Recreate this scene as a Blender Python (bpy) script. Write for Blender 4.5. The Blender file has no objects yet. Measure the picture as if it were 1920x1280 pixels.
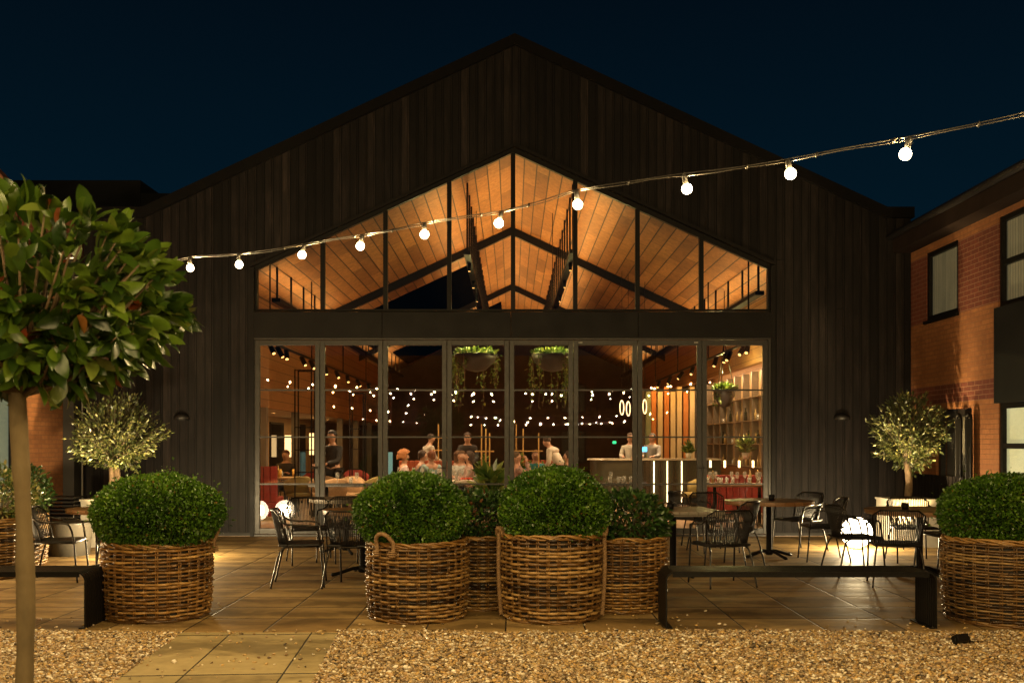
import bpy, math, random
import numpy as np
from math import sin, cos, pi, radians as R
from mathutils import Vector, Matrix
random.seed(7); rng = np.random.default_rng(7)
SC = bpy.context.scene
COL = SC.collection

# ------------------------------------------------------------------ camera
F = 1900.0; CAMH = 1.5; HZ = 830.0        # focal length in photo pixels, eye height, horizon row
cd = bpy.data.cameras.new("camera"); cam = bpy.data.objects.new("camera", cd); COL.objects.link(cam)
cam.location = (0, 0, CAMH); cam.rotation_euler = (R(90), 0, 0)
cd.sensor_width = 36; cd.lens = 36*F/1920; cd.shift_y = (HZ-640)/1920; cd.clip_end = 500; cd.clip_start = .05
cd.dof.use_dof = True; cd.dof.focus_distance = 11.0; cd.dof.aperture_fstop = 5.0
SC.camera = cam
# ------------------------------------------------------------------ night sky
W = bpy.data.worlds.new("World"); SC.world = W; W.use_nodes = True
wn = W.node_tree; wn.nodes.clear()
wo = wn.nodes.new('ShaderNodeOutputWorld'); wb = wn.nodes.new('ShaderNodeBackground')
wt = wn.nodes.new('ShaderNodeTexCoord'); ws = wn.nodes.new('ShaderNodeSeparateXYZ'); wr = wn.nodes.new('ShaderNodeValToRGB')
wn.links.new(wt.outputs['Generated'], ws.inputs[0]); wn.links.new(ws.outputs['Z'], wr.inputs[0])
wr.color_ramp.elements[0].position = 0.0; wr.color_ramp.elements[0].color = (.0012, .0125, .024, 1)
wr.color_ramp.elements[1].position = 0.42; wr.color_ramp.elements[1].color = (.0007, .0038, .0078, 1)
wn.links.new(wr.outputs[0], wb.inputs[0]); wb.inputs[1].default_value = 1.0
wn.links.new(wb.outputs[0], wo.inputs[0])
SC.view_settings.view_transform = 'Standard'; SC.view_settings.look = 'None'
SC.view_settings.exposure = 0.0; SC.view_settings.gamma = 1
SC.cycles.use_denoising = True
SC.cycles.sample_clamp_indirect = 3.0; SC.cycles.max_bounces = 7; SC.cycles.transparent_max_bounces = 16
SC.cycles.diffuse_bounces = 3; SC.cycles.glossy_bounces = 3; SC.cycles.transmission_bounces = 4
SC.cycles.caustics_reflective = False; SC.cycles.caustics_refractive = False
SC.cycles.use_light_tree = True

BULB_W = 62.0; GLOBE_W = 430.0; UP_W = 800.0; CEIL_W = 40.0; SPOT_W = 520.0
WARM = (1.0, .70, .30); AMBER = (1.0, .51, .14)

# ------------------------------------------------------------------ helpers
def at(px, py, Y): return Vector(((px-960)/F*Y, Y, CAMH+(HZ-py)/F*Y))
def gx(px, Y): return (px-960)/F*Y
def gy(py): return CAMH*F/(py-HZ)
def tag(o, label=None, cat=None, group=None, kind=None):
    if label: o['label'] = label
    if cat: o['category'] = cat
    if group: o['group'] = group
    if kind: o['kind'] = kind
    return o
def empty(name, loc=(0,0,0), rz=0, label=None, cat=None, group=None):
    o = bpy.data.objects.new(name, None); COL.objects.link(o); o.location = loc; o.rotation_euler = (0,0,rz)
    o.empty_display_size = .1
    return tag(o, label, cat, group)
def copy_tree(o, parent=None):
    c = o.copy(); COL.objects.link(c)
    if parent: c.parent = parent
    for ch in list(o.children): copy_tree(ch, c)
    return c
def link_mesh(name, me, mats, parent=None):
    o = bpy.data.objects.new(name, me); COL.objects.link(o)
    for m in (mats if isinstance(mats, (list, tuple)) else [mats]): me.materials.append(m)
    if parent is not None: o.parent = parent
    return o
def mesh_np(name, verts, faces, mats, parent=None, tint=None, smooth=False, midx=None):
    verts = np.asarray(verts, dtype=np.float32); faces = np.asarray(faces, dtype=np.int32)
    me = bpy.data.meshes.new(name); n, k = faces.shape
    me.vertices.add(len(verts)); me.vertices.foreach_set('co', verts.ravel())
    me.loops.add(n*k); me.loops.foreach_set('vertex_index', faces.ravel())
    me.polygons.add(n); me.polygons.foreach_set('loop_start', np.arange(0, n*k, k, dtype=np.int32))
    me.update(calc_edges=True)
    if smooth: me.polygons.foreach_set('use_smooth', np.ones(n, dtype=bool))
    if midx is not None: me.polygons.foreach_set('material_index', np.asarray(midx, dtype=np.int32))
    if tint is not None:
        a = me.attributes.new('tint', 'FLOAT', 'POINT'); a.data.foreach_set('value', np.asarray(tint, dtype=np.float32))
    return link_mesh(name, me, mats, parent)
class MB:
    def __init__(s): s.v = []; s.f = []; s.t = []; s.mi = []; s.sm = []; s.m = 0; s.tint = .5; s.smooth = False
    def add(s, vs, fs):
        b = len(s.v); s.v += [tuple(p) for p in vs]; s.t += [s.tint]*len(vs)
        for f in fs: s.f.append([i+b for i in f]); s.mi.append(s.m); s.sm.append(s.smooth)
        return s
    def hexa(s, p):  # 4 bottom ccw, 4 top
        return s.add(p, [(3,2,1,0),(4,5,6,7),(0,1,5,4),(1,2,6,5),(2,3,7,6),(3,0,4,7)])
    def box(s, x0, x1, y0, y1, z0, z1, M=None):
        p = [(x0,y0,z0),(x1,y0,z0),(x1,y1,z0),(x0,y1,z0),(x0,y0,z1),(x1,y0,z1),(x1,y1,z1),(x0,y1,z1)]
        if M is not None: p = [tuple(M @ Vector(q)) for q in p]
        return s.hexa(p)
    def tube(s, path, r, n=8, closed=False, cap=True):
        P = [Vector(p) for p in path]; k = len(P)
        rr = r if isinstance(r, (list, tuple)) else [r]*k
        up = Vector((0.13,0.07,1)); N = None; vs = []
        for i in range(k):
            a = P[i-1] if (i > 0 or closed) else P[0]; b = P[(i+1) % k] if (i < k-1 or closed) else P[-1]
            T = (b-a)
            T = T.normalized() if T.length > 1e-9 else Vector((0,0,1))
            if N is None:
                N = up - T*up.dot(T)
                if N.length < 1e-3: N = Vector((1,0,0)) - T*T.x
            else: N = N - T*N.dot(T)
            N.normalize(); Bn = T.cross(N)
            for j in range(n):
                a_ = 2*pi*j/n; vs.append(P[i] + (N*cos(a_) + Bn*sin(a_))*rr[i])
        fs = []
        for i in range(k if closed else k-1):
            i2 = (i+1) % k
            for j in range(n):
                j2 = (j+1) % n; fs.append((i*n+j, i*n+j2, i2*n+j2, i2*n+j))
        if cap and not closed: fs.append(tuple(range(n))[::-1]); fs.append(tuple((k-1)*n+j for j in range(n)))
        sm = s.smooth; s.smooth = True; s.add(vs, fs); s.smooth = sm
        return s
    def lathe(s, prof, n=24, c=(0,0,0), a0=0, a1=2*pi):
        full = abs(a1-a0-2*pi) < 1e-6; m = n if full else n+1; vs = []
        for (r, z) in prof:
            for j in range(m):
                a = a0+(a1-a0)*j/n; vs.append((c[0]+r*cos(a), c[1]+r*sin(a), c[2]+z))
        fs = []
        for i in range(len(prof)-1):
            for j in range(n):
                j2 = (j+1) % m; fs.append((i*m+j, i*m+j2, (i+1)*m+j2, (i+1)*m+j))
        sm = s.smooth; s.smooth = True; s.add(vs, fs); s.smooth = sm
        return s
    def build(s, name, mats, parent=None, bevel=0, loc=None):
        me = bpy.data.meshes.new(name); me.from_pydata(s.v, [], s.f); me.update()
        me.polygons.foreach_set('material_index', s.mi); me.polygons.foreach_set('use_smooth', s.sm)
        a = me.attributes.new('tint', 'FLOAT', 'POINT'); a.data.foreach_set('value', s.t)
        o = link_mesh(name, me, mats, parent)
        if bevel:
            b = o.modifiers.new('bevel', 'BEVEL'); b.width = bevel; b.segments = 2; b.limit_method = 'ANGLE'
        if loc is not None: o.location = loc
        return o
def arc(c, r, a0, a1, n, plane='xz'):
    out = []
    for i in range(n+1):
        a = a0+(a1-a0)*i/n; u, v = r*cos(a), r*sin(a)
        out.append(Vector(c)+(Vector((u,0,v)) if plane == 'xz' else Vector((u,v,0)) if plane == 'xy' else Vector((0,u,v))))
    return out

# ------------------------------------------------------------------ materials
class NT:
    def __init__(s, name):
        s.mat = bpy.data.materials.new(name); s.mat.use_nodes = True; s.t = s.mat.node_tree; s.n = s.t.nodes
        s.b = s.n['Principled BSDF']; s.out = s.n['Material Output']; s._co = None
    def new(s, ty, **kw):
        n = s.n.new(ty)
        for k, v in kw.items(): setattr(n, k, v)
        return n
    def L(s, a, b): s.t.links.new(a, b)
    def co(s):
        if s._co is None: s._co = s.new('ShaderNodeTexCoord')
        return s._co.outputs['Object']
    def math(s, op, a, b=None, c=None):
        n = s.new('ShaderNodeMath', operation=op)
        for i, x in enumerate((a, b, c)):
            if x is None: continue
            if isinstance(x, (int, float)): n.inputs[i].default_value = x
            else: s.L(x, n.inputs[i])
        return n.outputs[0]
    def mapping(s, sc, src=None):
        m = s.new('ShaderNodeMapping'); m.inputs['Scale'].default_value = sc; s.L(src or s.co(), m.inputs[0]); return m.outputs[0]
    def noise(s, scale, detail=4, rough=.55, sc=None, src=None, dist=0):
        n = s.new('ShaderNodeTexNoise'); n.inputs['Scale'].default_value = scale; n.inputs['Detail'].default_value = detail
        n.inputs['Roughness'].default_value = rough; n.inputs['Distortion'].default_value = dist
        s.L(s.mapping(sc, src) if sc else (src or s.co()), n.inputs['Vector']); return n.outputs['Fac']
    def ramp(s, fac, stops):
        r = s.new('ShaderNodeValToRGB'); e = r.color_ramp.elements
        while len(e) < len(stops): e.new(.5)
        for i, (p, c) in enumerate(stops):
            e[i].position = p; e[i].color = (*c, 1) if len(c) == 3 else c
        s.L(fac, r.inputs[0]); return r.outputs[0]
    def mix(s, fac, a, b, mode='MIX'):
        n = s.new('ShaderNodeMix', data_type='RGBA', blend_type=mode)
        for sock, x in ((n.inputs[0], fac), (n.inputs[6], a), (n.inputs[7], b)):
            if isinstance(x, (int, float)): sock.default_value = x
            elif isinstance(x, tuple): sock.default_value = (*x, 1)
            else: s.L(x, sock)
        return n.outputs[2]
    def base(s, c):
        if isinstance(c, tuple): s.b.inputs['Base Color'].default_value = (*c, 1)
        else: s.L(c, s.b.inputs['Base Color'])
    def rough(s, r):
        if isinstance(r, (int, float)): s.b.inputs['Roughness'].default_value = r
        else: s.L(r, s.b.inputs['Roughness'])
    def bump(s, h, strength=.3, dist=.01):
        b = s.new('ShaderNodeBump'); b.inputs['Strength'].default_value = strength; b.inputs['Distance'].default_value = dist
        s.L(h, b.inputs['Height']); s.L(b.outputs[0], s.b.inputs['Normal'])
    def white(s, *xs):
        c = s.new('ShaderNodeCombineXYZ')
        for i, x in enumerate(xs):
            if isinstance(x, (int, float)): c.inputs[i].default_value = x
            else: s.L(x, c.inputs[i])
        w = s.new('ShaderNodeTexWhiteNoise', noise_dimensions='3D'); s.L(c.outputs[0], w.inputs[0]); return w.outputs['Value']
    def sep(s):
        x = s.new('ShaderNodeSeparateXYZ'); s.L(s.co(), x.inputs[0]); return x.outputs
def simple(name, c1, c2=None, scale=12, rough=.6, metal=0, bump=0, sc=None, bd=.004, spec=None, rvar=.12):
    m = NT(name); c2 = c2 or tuple(x*.7 for x in c1)
    f = m.noise(scale, 5, .6, sc); m.base(m.ramp(f, [(.3, c1), (.7, c2)]))
    m.rough(m.math('ADD', m.math('MULTIPLY', f, rvar*2), rough-rvar)); m.b.inputs['Metallic'].default_value = metal
    if spec is not None: m.b.inputs['Specular IOR Level'].default_value = spec
    if bump: m.bump(f, bump, bd)
    return m.mat
def emis(name, c, s, var=.0):
    m = NT(name); m.base(tuple(min(.9, x) for x in c))
    m.b.inputs['Emission Strength'].default_value = s
    f = m.noise(6, 2); m.L(m.ramp(f, [(0, c), (1, tuple(x*(1-var) for x in c))]), m.b.inputs['Emission Color']); return m.mat
def glassy(name, boost=1.6, tint=(1,1,1), rough=0.0):
    m = NT(name); m.n.remove(m.b)
    lw = m.new('ShaderNodeLayerWeight'); lw.inputs[0].default_value = .5
    fr = m.math('MULTIPLY_ADD', m.math('POWER', lw.outputs['Facing'], 5.0), .96, .042)   # Schlick, both faces alike
    tr = m.new('ShaderNodeBsdfTransparent'); tr.inputs[0].default_value = (*tint, 1)
    gl = m.new('ShaderNodeBsdfGlossy'); gl.inputs['Roughness'].default_value = rough
    sm = m.noise(1.2, 3)    # faint smears on the glass
    f = m.math('MULTIPLY', fr, m.math('MULTIPLY_ADD', sm, .3, boost-.15)); f = m.math('MINIMUM', f, 1.0)
    mx = m.new('ShaderNodeMixShader'); m.L(f, mx.inputs[0]); m.L(tr.outputs[0], mx.inputs[1]); m.L(gl.outputs[0], mx.inputs[2])
    m.L(mx.outputs[0], m.out.inputs[0]); return m.mat
def tinted(name, stops, rough=.5, nscale=30, namt=.35, bump=0, spec=.5, trans=0, sc=None, vary=0):
    m = NT(name); a = m.new('ShaderNodeAttribute', attribute_name='tint')
    c = m.ramp(a.outputs['Fac'], stops)
    if vary: c = m.mix(vary, c, m.ramp(m.new('ShaderNodeObjectInfo').outputs['Random'], [(0,(.62,.62,.66)),(.5,(1,1,1)),(1,(1.2,1.14,1.0))]), 'MULTIPLY')
    f = m.noise(nscale, 4, .6, sc)
    m.base(m.mix(namt, c, m.ramp(f, [(.3, (.25,.25,.25)), (.7, (1,1,1))]), 'MULTIPLY')); m.rough(rough)
    m.b.inputs['Specular IOR Level'].default_value = spec
    if bump: m.bump(f, bump, .003)
    if trans:
        t = m.new('ShaderNodeBsdfTranslucent'); m.L(c, t.inputs[0]); mx = m.new('ShaderNodeMixShader'); mx.inputs[0].default_value = trans
        m.L(m.b.outputs[0], mx.inputs[1]); m.L(t.outputs[0], mx.inputs[2]); m.L(mx.outputs[0], m.out.inputs[0])
    return m.mat
def planks(name, along, across, w, length, cols, rough=.6, gap=.006, gapcol=(.01,.008,.006), gs=(1,1,1), bump=.4, spec=None, k=1.0, scuff=0.0):
    """boards of width w; along / across name the object axes"""
    m = NT(name); s = m.sep(); ax = {'x': 0, 'y': 1, 'z': 2}; A, B = s[ax[along]], s[ax[across]]
    b = m.math('DIVIDE', B, w); row = m.math('FLOOR', b); fb = m.math('FRACT', b)
    a = m.math('ADD', m.math('DIVIDE', A, length), m.math('MULTIPLY', m.white(row, 3.0), 5.0)); seg = m.math('FLOOR', a); fa = m.math('FRACT', a)
    rnd = m.white(row, seg, 1.7)
    c = m.ramp(rnd, cols)
    g = m.noise(6, 6, .65, gs, dist=.6); c = m.mix(.55*k, c, m.ramp(g, [(.3, (.45,.42,.4)), (.68, (1,1,1))]), 'MULTIPLY')
    g2 = m.noise(1.1, 3); c = m.mix(.35*k, c, m.ramp(g2, [(.3, (.5,.5,.5)), (.7, (1,1,1))]), 'MULTIPLY')
    if scuff:
        q = m.math('ADD', m.noise(7, 7, .7, (1.6,1.6,.22)), m.math('MULTIPLY', rnd, .10)); c = m.mix(scuff, c, m.ramp(q, [(.50,(1,1,1)),(.66,(2.1,2.0,1.95)),(.78,(4.2,3.9,3.7))]), 'MULTIPLY')
    eb = m.math('MINIMUM', fb, m.math('SUBTRACT', 1.0, fb)); ea = m.math('MINIMUM', fa, m.math('SUBTRACT', 1.0, fa))
    lb = m.math('LESS_THAN', eb, gap/w); la = m.math('LESS_THAN', ea, gap*.7/length)
    j = m.math('MAXIMUM', lb, la); m.base(m.mix(j, c, gapcol)); m.rough(rough)
    if spec is not None: m.b.inputs['Specular IOR Level'].default_value = spec
    m.bump(m.math('SUBTRACT', m.math('MULTIPLY', g, .3), j), bump, .006)
    return m.mat
def paving(name, w, l, ox, oy, rot=0.0, cols=[(0, (.25,.165,.065)), (.5, (.36,.245,.105)), (1, (.20,.125,.048))]):
    m = NT(name); mp = m.new('ShaderNodeMapping'); mp.inputs['Rotation'].default_value = (0,0,rot); m.L(m.co(), mp.inputs[0])
    sx = m.new('ShaderNodeSeparateXYZ'); m.L(mp.outputs[0], sx.inputs[0])
    a = m.math('DIVIDE', m.math('SUBTRACT', sx.outputs[0], ox), w); b = m.math('DIVIDE', m.math('SUBTRACT', sx.outputs[1], oy), l)
    i, j, fa, fb = m.math('FLOOR', a), m.math('FLOOR', b), m.math('FRACT', a), m.math('FRACT', b)
    rnd = m.white(i, j, .3); c = m.ramp(rnd, cols)
    # bedding stains: darker ring / lens in each slab, of each slab's own
    d = m.math('ABSOLUTE', m.math('SUBTRACT', fb, m.math('MULTIPLY_ADD', rnd, .5, .3)))
    n = m.noise(1.9, 6, .62, (1, 1.5, 1), dist=.8); n2 = m.noise(9, 5, .6)
    f = m.math('ADD', m.math('MULTIPLY', d, 1.3), m.math('MULTIPLY', m.math('SUBTRACT', n, .5), 2.2))
    c = m.mix(.62, c, m.ramp(f, [(.02, (.30,.25,.17)), (.25, (.78,.72,.60)), (.6, (1.25,1.2,1.1))]), 'MULTIPLY')
    c = m.mix(.5, c, m.ramp(n2, [(.3, (.6,.6,.6)), (.7, (1.1,1.1,1.1))]), 'MULTIPLY')
    ea = m.math('MULTIPLY', m.math('MINIMUM', fa, m.math('SUBTRACT', 1.0, fa)), w); eb = m.math('MULTIPLY', m.math('MINIMUM', fb, m.math('SUBTRACT', 1.0, fb)), l)
    e = m.math('MINIMUM', ea, m.math('MULTIPLY', eb, .5)); jn = m.math('LESS_THAN', e, .006)
    m.base(m.mix(jn, c, (.02,.016,.01))); m.rough(m.math('MULTIPLY_ADD', n, .4, .42))
    h = m.math('MINIMUM', m.math('MULTIPLY', e, 60), 1.0); m.bump(m.math('ADD', h, m.math('MULTIPLY', n2, .15)), .6, .006)
    m.b.inputs['Specular IOR Level'].default_value = .22; return m.mat
def bricks(name, uaxis, bands):
    m = NT(name); s = m.sep(); u = s[{'x':0,'y':1}[uaxis]]; z = s[2]
    c = m.new('ShaderNodeCombineXYZ'); m.L(u, c.inputs[0]); m.L(z, c.inputs[1])
    b = m.new('ShaderNodeTexBrick'); m.L(c.outputs[0], b.inputs['Vector']); b.inputs['Scale'].default_value = 1
    b.inputs['Brick Width'].default_value = .225; b.inputs['Row Height'].default_value = .0675; b.inputs['Mortar Size'].default_value = .005
    b.inputs['Mortar Smooth'].default_value = .2; b.inputs['Bias'].default_value = 0
    b.inputs['Color1'].default_value = (1,1,1,1); b.inputs['Color2'].default_value = (.80,.76,.73,1); b.inputs['Mortar'].default_value = (1,1,1,1)
    r = None
    for (z0, z1) in bands:
        k = m.math('MULTIPLY', m.math('GREATER_THAN', z, z0), m.math('LESS_THAN', z, z1)); r = k if r is None else m.math('MAXIMUM', r, k)
    n = m.noise(14, 4)
    st = m.noise(.7, 5); buff = m.ramp(n, [(.3, (.36,.145,.048)), (.7, (.28,.105,.034))]); red = m.ramp(n, [(.3, (.18,.045,.022)), (.7, (.13,.031,.016))])
    col = m.mix(r if r is not None else 0.0, buff, red); col = m.mix(1.0, col, b.outputs['Color'], 'MULTIPLY'); col = m.mix(.7, col, m.ramp(st, [(.35,(.55,.52,.5)),(.6,(1,1,1))]), 'MULTIPLY')
    mort = m.mix(r if r is not None else 0.0, (.17,.075,.03), (.22,.11,.065))
    m.base(m.mix(b.outputs['Fac'], col, mort)); m.rough(.85)
    m.bump(m.math('ADD', m.math('MULTIPLY', b.outputs['Fac'], -1.0), m.math('MULTIPLY', n, .2)), .6, .008)
    return m.mat

CLAD = planks('black_stained_cladding', 'z', 'x', .137, 60, [(0,(.0070,.0058,.0059)),(.3,(.0115,.0094,.0096)),(.55,(.0140,.0113,.0112)),(.75,(.0090,.0075,.0075)),(.92,(.018,.0145,.0140)),(1,(.026,.0205,.019))], rough=.6, gap=.007, gs=(16,16,.3), bump=1.0, gapcol=(.0008,.0007,.0006), spec=.15, k=1.7, scuff=.6)
CEILW = planks('oak_ceiling_planks', 'y', 'x', .235, 1.9, [(0,(.33,.155,.050)),(.3,(.47,.235,.080)),(.6,(.24,.105,.034)),(.8,(.42,.20,.068)),(1,(.52,.27,.10))], rough=.6, gap=.011, gs=(1.9,1.3,1.9), bump=.3, gapcol=(.015,.006,.002), k=1.6)
WALLW = planks('oak_wall_planks', 'y', 'z', .22, 2.4, [(0,(.38,.19,.07)),(.5,(.44,.225,.085)),(1,(.31,.15,.055))], rough=.6, gap=.006, gs=(14,.8,14), bump=.2, gapcol=(.08,.04,.016), k=.8)
FLOORW = planks('interior_oak_floor', 'y', 'x', .16, 1.6, [(0,(.28,.17,.09)),(1,(.36,.23,.13))], rough=.32, gap=.003, gs=(14,.8,14), bump=.15, gapcol=(.05,.03,.02))
TEAK = tinted('oiled_teak', [(0,(.20,.095,.035)),(.5,(.27,.135,.055)),(1,(.33,.17,.07))], rough=.38, nscale=8, namt=.6, sc=(12,1.2,12))
GREYWOOD = tinted('weathered_pale_slats', [(0,(.24,.20,.155)),(1,(.38,.33,.27))], rough=.42, nscale=8, namt=.5, sc=(12,1.2,12))
BLACKM = simple('black_powder_coat', (.005,.0045,.004), (.009,.008,.007), 40, .45, .0, .05, spec=.13)
FRAMEM = simple('bronze_grey_frame_paint', (.029,.025,.021), (.020,.018,.015), 20, .42, .2, .03, spec=.4)
STEELB = simple('dark_steel_beam_paint', (.010,.0085,.0075), (.007,.006,.0055), 3, .5, .0, .03, spec=.12)
CHAIRM = simple('charcoal_tube', (.035,.030,.024), (.024,.021,.017), 30, .30, .8, .02)
CORDM = simple('charcoal_woven_cord', (.006,.005,.0045), (.011,.009,.008), 120, .5, 0, .3, bd=.002, spec=.35)
GLASS = glassy('window_glass', 1.35); THING_GLASS = simple('drinking_glass', (.70,.66,.56), (.35,.33,.28), 30, .12)
_g = THING_GLASS.node_tree; _t = _g.nodes.new('ShaderNodeBsdfTransparent'); _m = _g.nodes.new('ShaderNodeMixShader'); _m.inputs[0].default_value = .42
_g.links.new(_t.outputs[0], _m.inputs[1]); _g.links.new(_g.nodes['Principled BSDF'].outputs[0], _m.inputs[2]); _g.links.new(_m.outputs[0], _g.nodes['Material Output'].inputs[0])
def frosted(name, c, s, clear):   # glowing frosted glass that also lets its lamp's light through
    m = NT(name); m.n.remove(m.b); e = m.new('ShaderNodeEmission'); e.inputs[0].default_value = (*c, 1); e.inputs[1].default_value = s
    t = m.new('ShaderNodeBsdfTransparent'); x = m.new('ShaderNodeMixShader'); x.inputs[0].default_value = 1-clear
    m.L(t.outputs[0], x.inputs[1]); m.L(e.outputs[0], x.inputs[2]); m.L(x.outputs[0], m.out.inputs[0]); return m.mat
BULB = frosted('lit_bulb_glass', (1.0,.80,.52), 42.0, .55); GLOBEM = frosted('lit_globe_lamp', (1.0,.80,.52), 22.0, .5)
def lamp_inside(parent, loc, w, r, col=WARM):
    l = bpy.data.lights.new('lamp_glow', 'POINT'); l.energy = w; l.color = col; l.shadow_soft_size = r
    o = bpy.data.objects.new('lamp_glow', l); COL.objects.link(o); o.parent = parent; o.location = loc; return o
PAVE = paving('sandstone_paving', .643, .61, -1.98, 8.05); PATH = paving('sandstone_path', .63, 1.38, -1.50, 6.70-1.38*4, 0)
BRICK_R = bricks('two_tone_brick', 'y', [(2.09,2.36),(3.36,4.40)]); BRICK_L = bricks('two_tone_brick_left', 'y', [(4.3,9)]); BRICK_X = bricks('orange_brick', 'x', [(2.09,2.36),(3.36,4.4)])  # left wing brick differs only in the height of its red band
PEB = tinted('river_gravel', [(0,(.03,.022,.016)),(.15,(.30,.18,.07)),(.27,(.58,.39,.15)),(.38,(.20,.15,.09)),(.5,(.57,.43,.24)),(.6,(.44,.29,.18)),(.7,(.64,.40,.13)),(.8,(.15,.10,.06)),(.9,(.85,.72,.50)),(1,(.92,.84,.68))], rough=.45, nscale=60, namt=.3)
GRAVBASE = simple('gravel_bed', (.16,.11,.06), (.04,.03,.018), 55, .9, 0, .6, bd=.02)
WICK = tinted('willow_wicker', [(0,(.035,.016,.005)),(.3,(.13,.063,.018)),(.6,(.29,.155,.045)),(.9,(.48,.29,.10)),(1,(.10,.045,.020))], rough=.36, nscale=25, namt=.5, bump=.3, vary=.8)
ROPE = tinted('twisted_jute_rope', [(0,(.20,.115,.05)),(1,(.34,.20,.09))], rough=.8, nscale=120, namt=.6, bump=.5)
BOXL = tinted('box_leaves', [(0,(.016,.044,.003)),(.4,(.048,.122,.008)),(.8,(.105,.21,.015)),(.97,(.17,.27,.03)),(1,(.20,.12,.03))], rough=.36, nscale=12, namt=.5, trans=.15)
SHRL = tinted('laurel_leaves', [(0,(.014,.034,.008)),(.6,(.035,.085,.016)),(.93,(.07,.13,.03)),(1,(.16,.05,.025))], rough=.30, nscale=12, namt=.4, trans=.12)
VARL = tinted('variegated_leaves', [(0,(.03,.06,.012)),(.5,(.07,.12,.02)),(.8,(.25,.24,.07)),(1,(.42,.36,.15))], rough=.35, nscale=12, namt=.4, trans=.15)
OLIL = tinted('olive_leaves', [(0,(.030,.044,.014)),(.5,(.075,.098,.028)),(.85,(.17,.18,.055)),(1,(.28,.26,.10))], rough=.42, nscale=12, namt=.3, trans=.12)
BAYL = tinted('bay_leaves', [(0,(.012,.030,.003)),(.5,(.040,.080,.007)),(.88,(.10,.16,.014)),(.975,(.14,.17,.03)),(.982,(.20,.05,.014)),(1,(.20,.035,.01))], rough=.28, nscale=14, namt=.45, trans=.18)
BARK = simple('pale_bark', (.15,.105,.045), (.075,.052,.022), 9, .8, 0, .5, (1,1,.4), .01)
OBARK = simple('olive_bark', (.30,.20,.11), (.11,.07,.04), 16, .85, 0, .8, (1,1,.5), .02)
SOIL = simple('dark_soil', (.03,.02,.012), (.012,.008,.005), 30, .95, 0, .6)
TERRA = simple('terracotta_tiles', (.26,.10,.045), (.15,.055,.026), 5, .75, 0, .4)
CREAM = simple('cream_plaster', (.62,.55,.44), (.52,.45,.35), 3, .8)
DARKW = simple('dark_render', (.030,.026,.022), (.020,.018,.015), 3, .7)
# ================================================================== THE SETTING
def sheet(name, x0, x1, y0, y1, z, mat, kind='structure', label=None, cat=None):
    o = MB().add([(x0,y0,z),(x1,y0,z),(x1,y1,z),(x0,y1,z)], [(0,1,2,3)]).build(name, mat)
    return tag(o, label, cat, kind=kind)
sheet('ground', -150, 150, -120, 160, -.06, simple('dark_ground', (.03,.03,.02), (.015,.02,.01), .8, .95))
YF = 16.3; XR = 965; SCL = F/YF
def fx(px): return (px-960)/SCL
def fz(py): return CAMH+(HZ-py)/SCL
pav = MB().box(-7.6, 6.42, 8.07, 16.28, -.05, 0).build('patio_paving', PAVE, bevel=.006); tag(pav, 'buff sandstone slabs of the restaurant patio', 'paving', kind='structure')
# slightly skewed path across the gravel
def pedge(y, side): return (-2.51 if side < 0 else -1.25) - .068*(y-6.33)
pm = MB(); pm.hexa([(pedge(2.5,-1),2.5,-.05),(pedge(2.5,1),2.5,-.05),(pedge(8.062,1),8.062,-.05),(pedge(8.062,-1),8.062,-.05),
                    (pedge(2.5,-1),2.5,-.004),(pedge(2.5,1),2.5,-.004),(pedge(8.062,1),8.062,-.004),(pedge(8.062,-1),8.062,-.004)])
path = NT('path'); PATHM = paving('sandstone_path_skewed', .635, 1.38, -1.245+.068*-6.33-.635*3+.0, 6.70-1.38*4, -.068, [(0, (.31,.25,.125)), (1, (.37,.295,.155))])
bpy.data.materials.remove(path.mat)
tag(pm.build('garden_path', PATHM, bevel=.004), 'pale slab path leading to the patio', 'path', kind='structure')
gb = MB()
gb.add([(-14,-4,-.03),(pedge(-4,-1),-4,-.03),(pedge(8.065,-1),8.065,-.03),(-14,8.065,-.03)], [(0,1,2,3)])
gb.add([(pedge(-4,1),-4,-.03),(14,-4,-.03),(14,8.065,-.03),(pedge(8.065,1),8.065,-.03)], [(0,1,2,3)])
tag(gb.build('gravel_bed', GRAVBASE), 'beds of river gravel beside the path', 'gravel bed', kind='structure')

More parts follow.
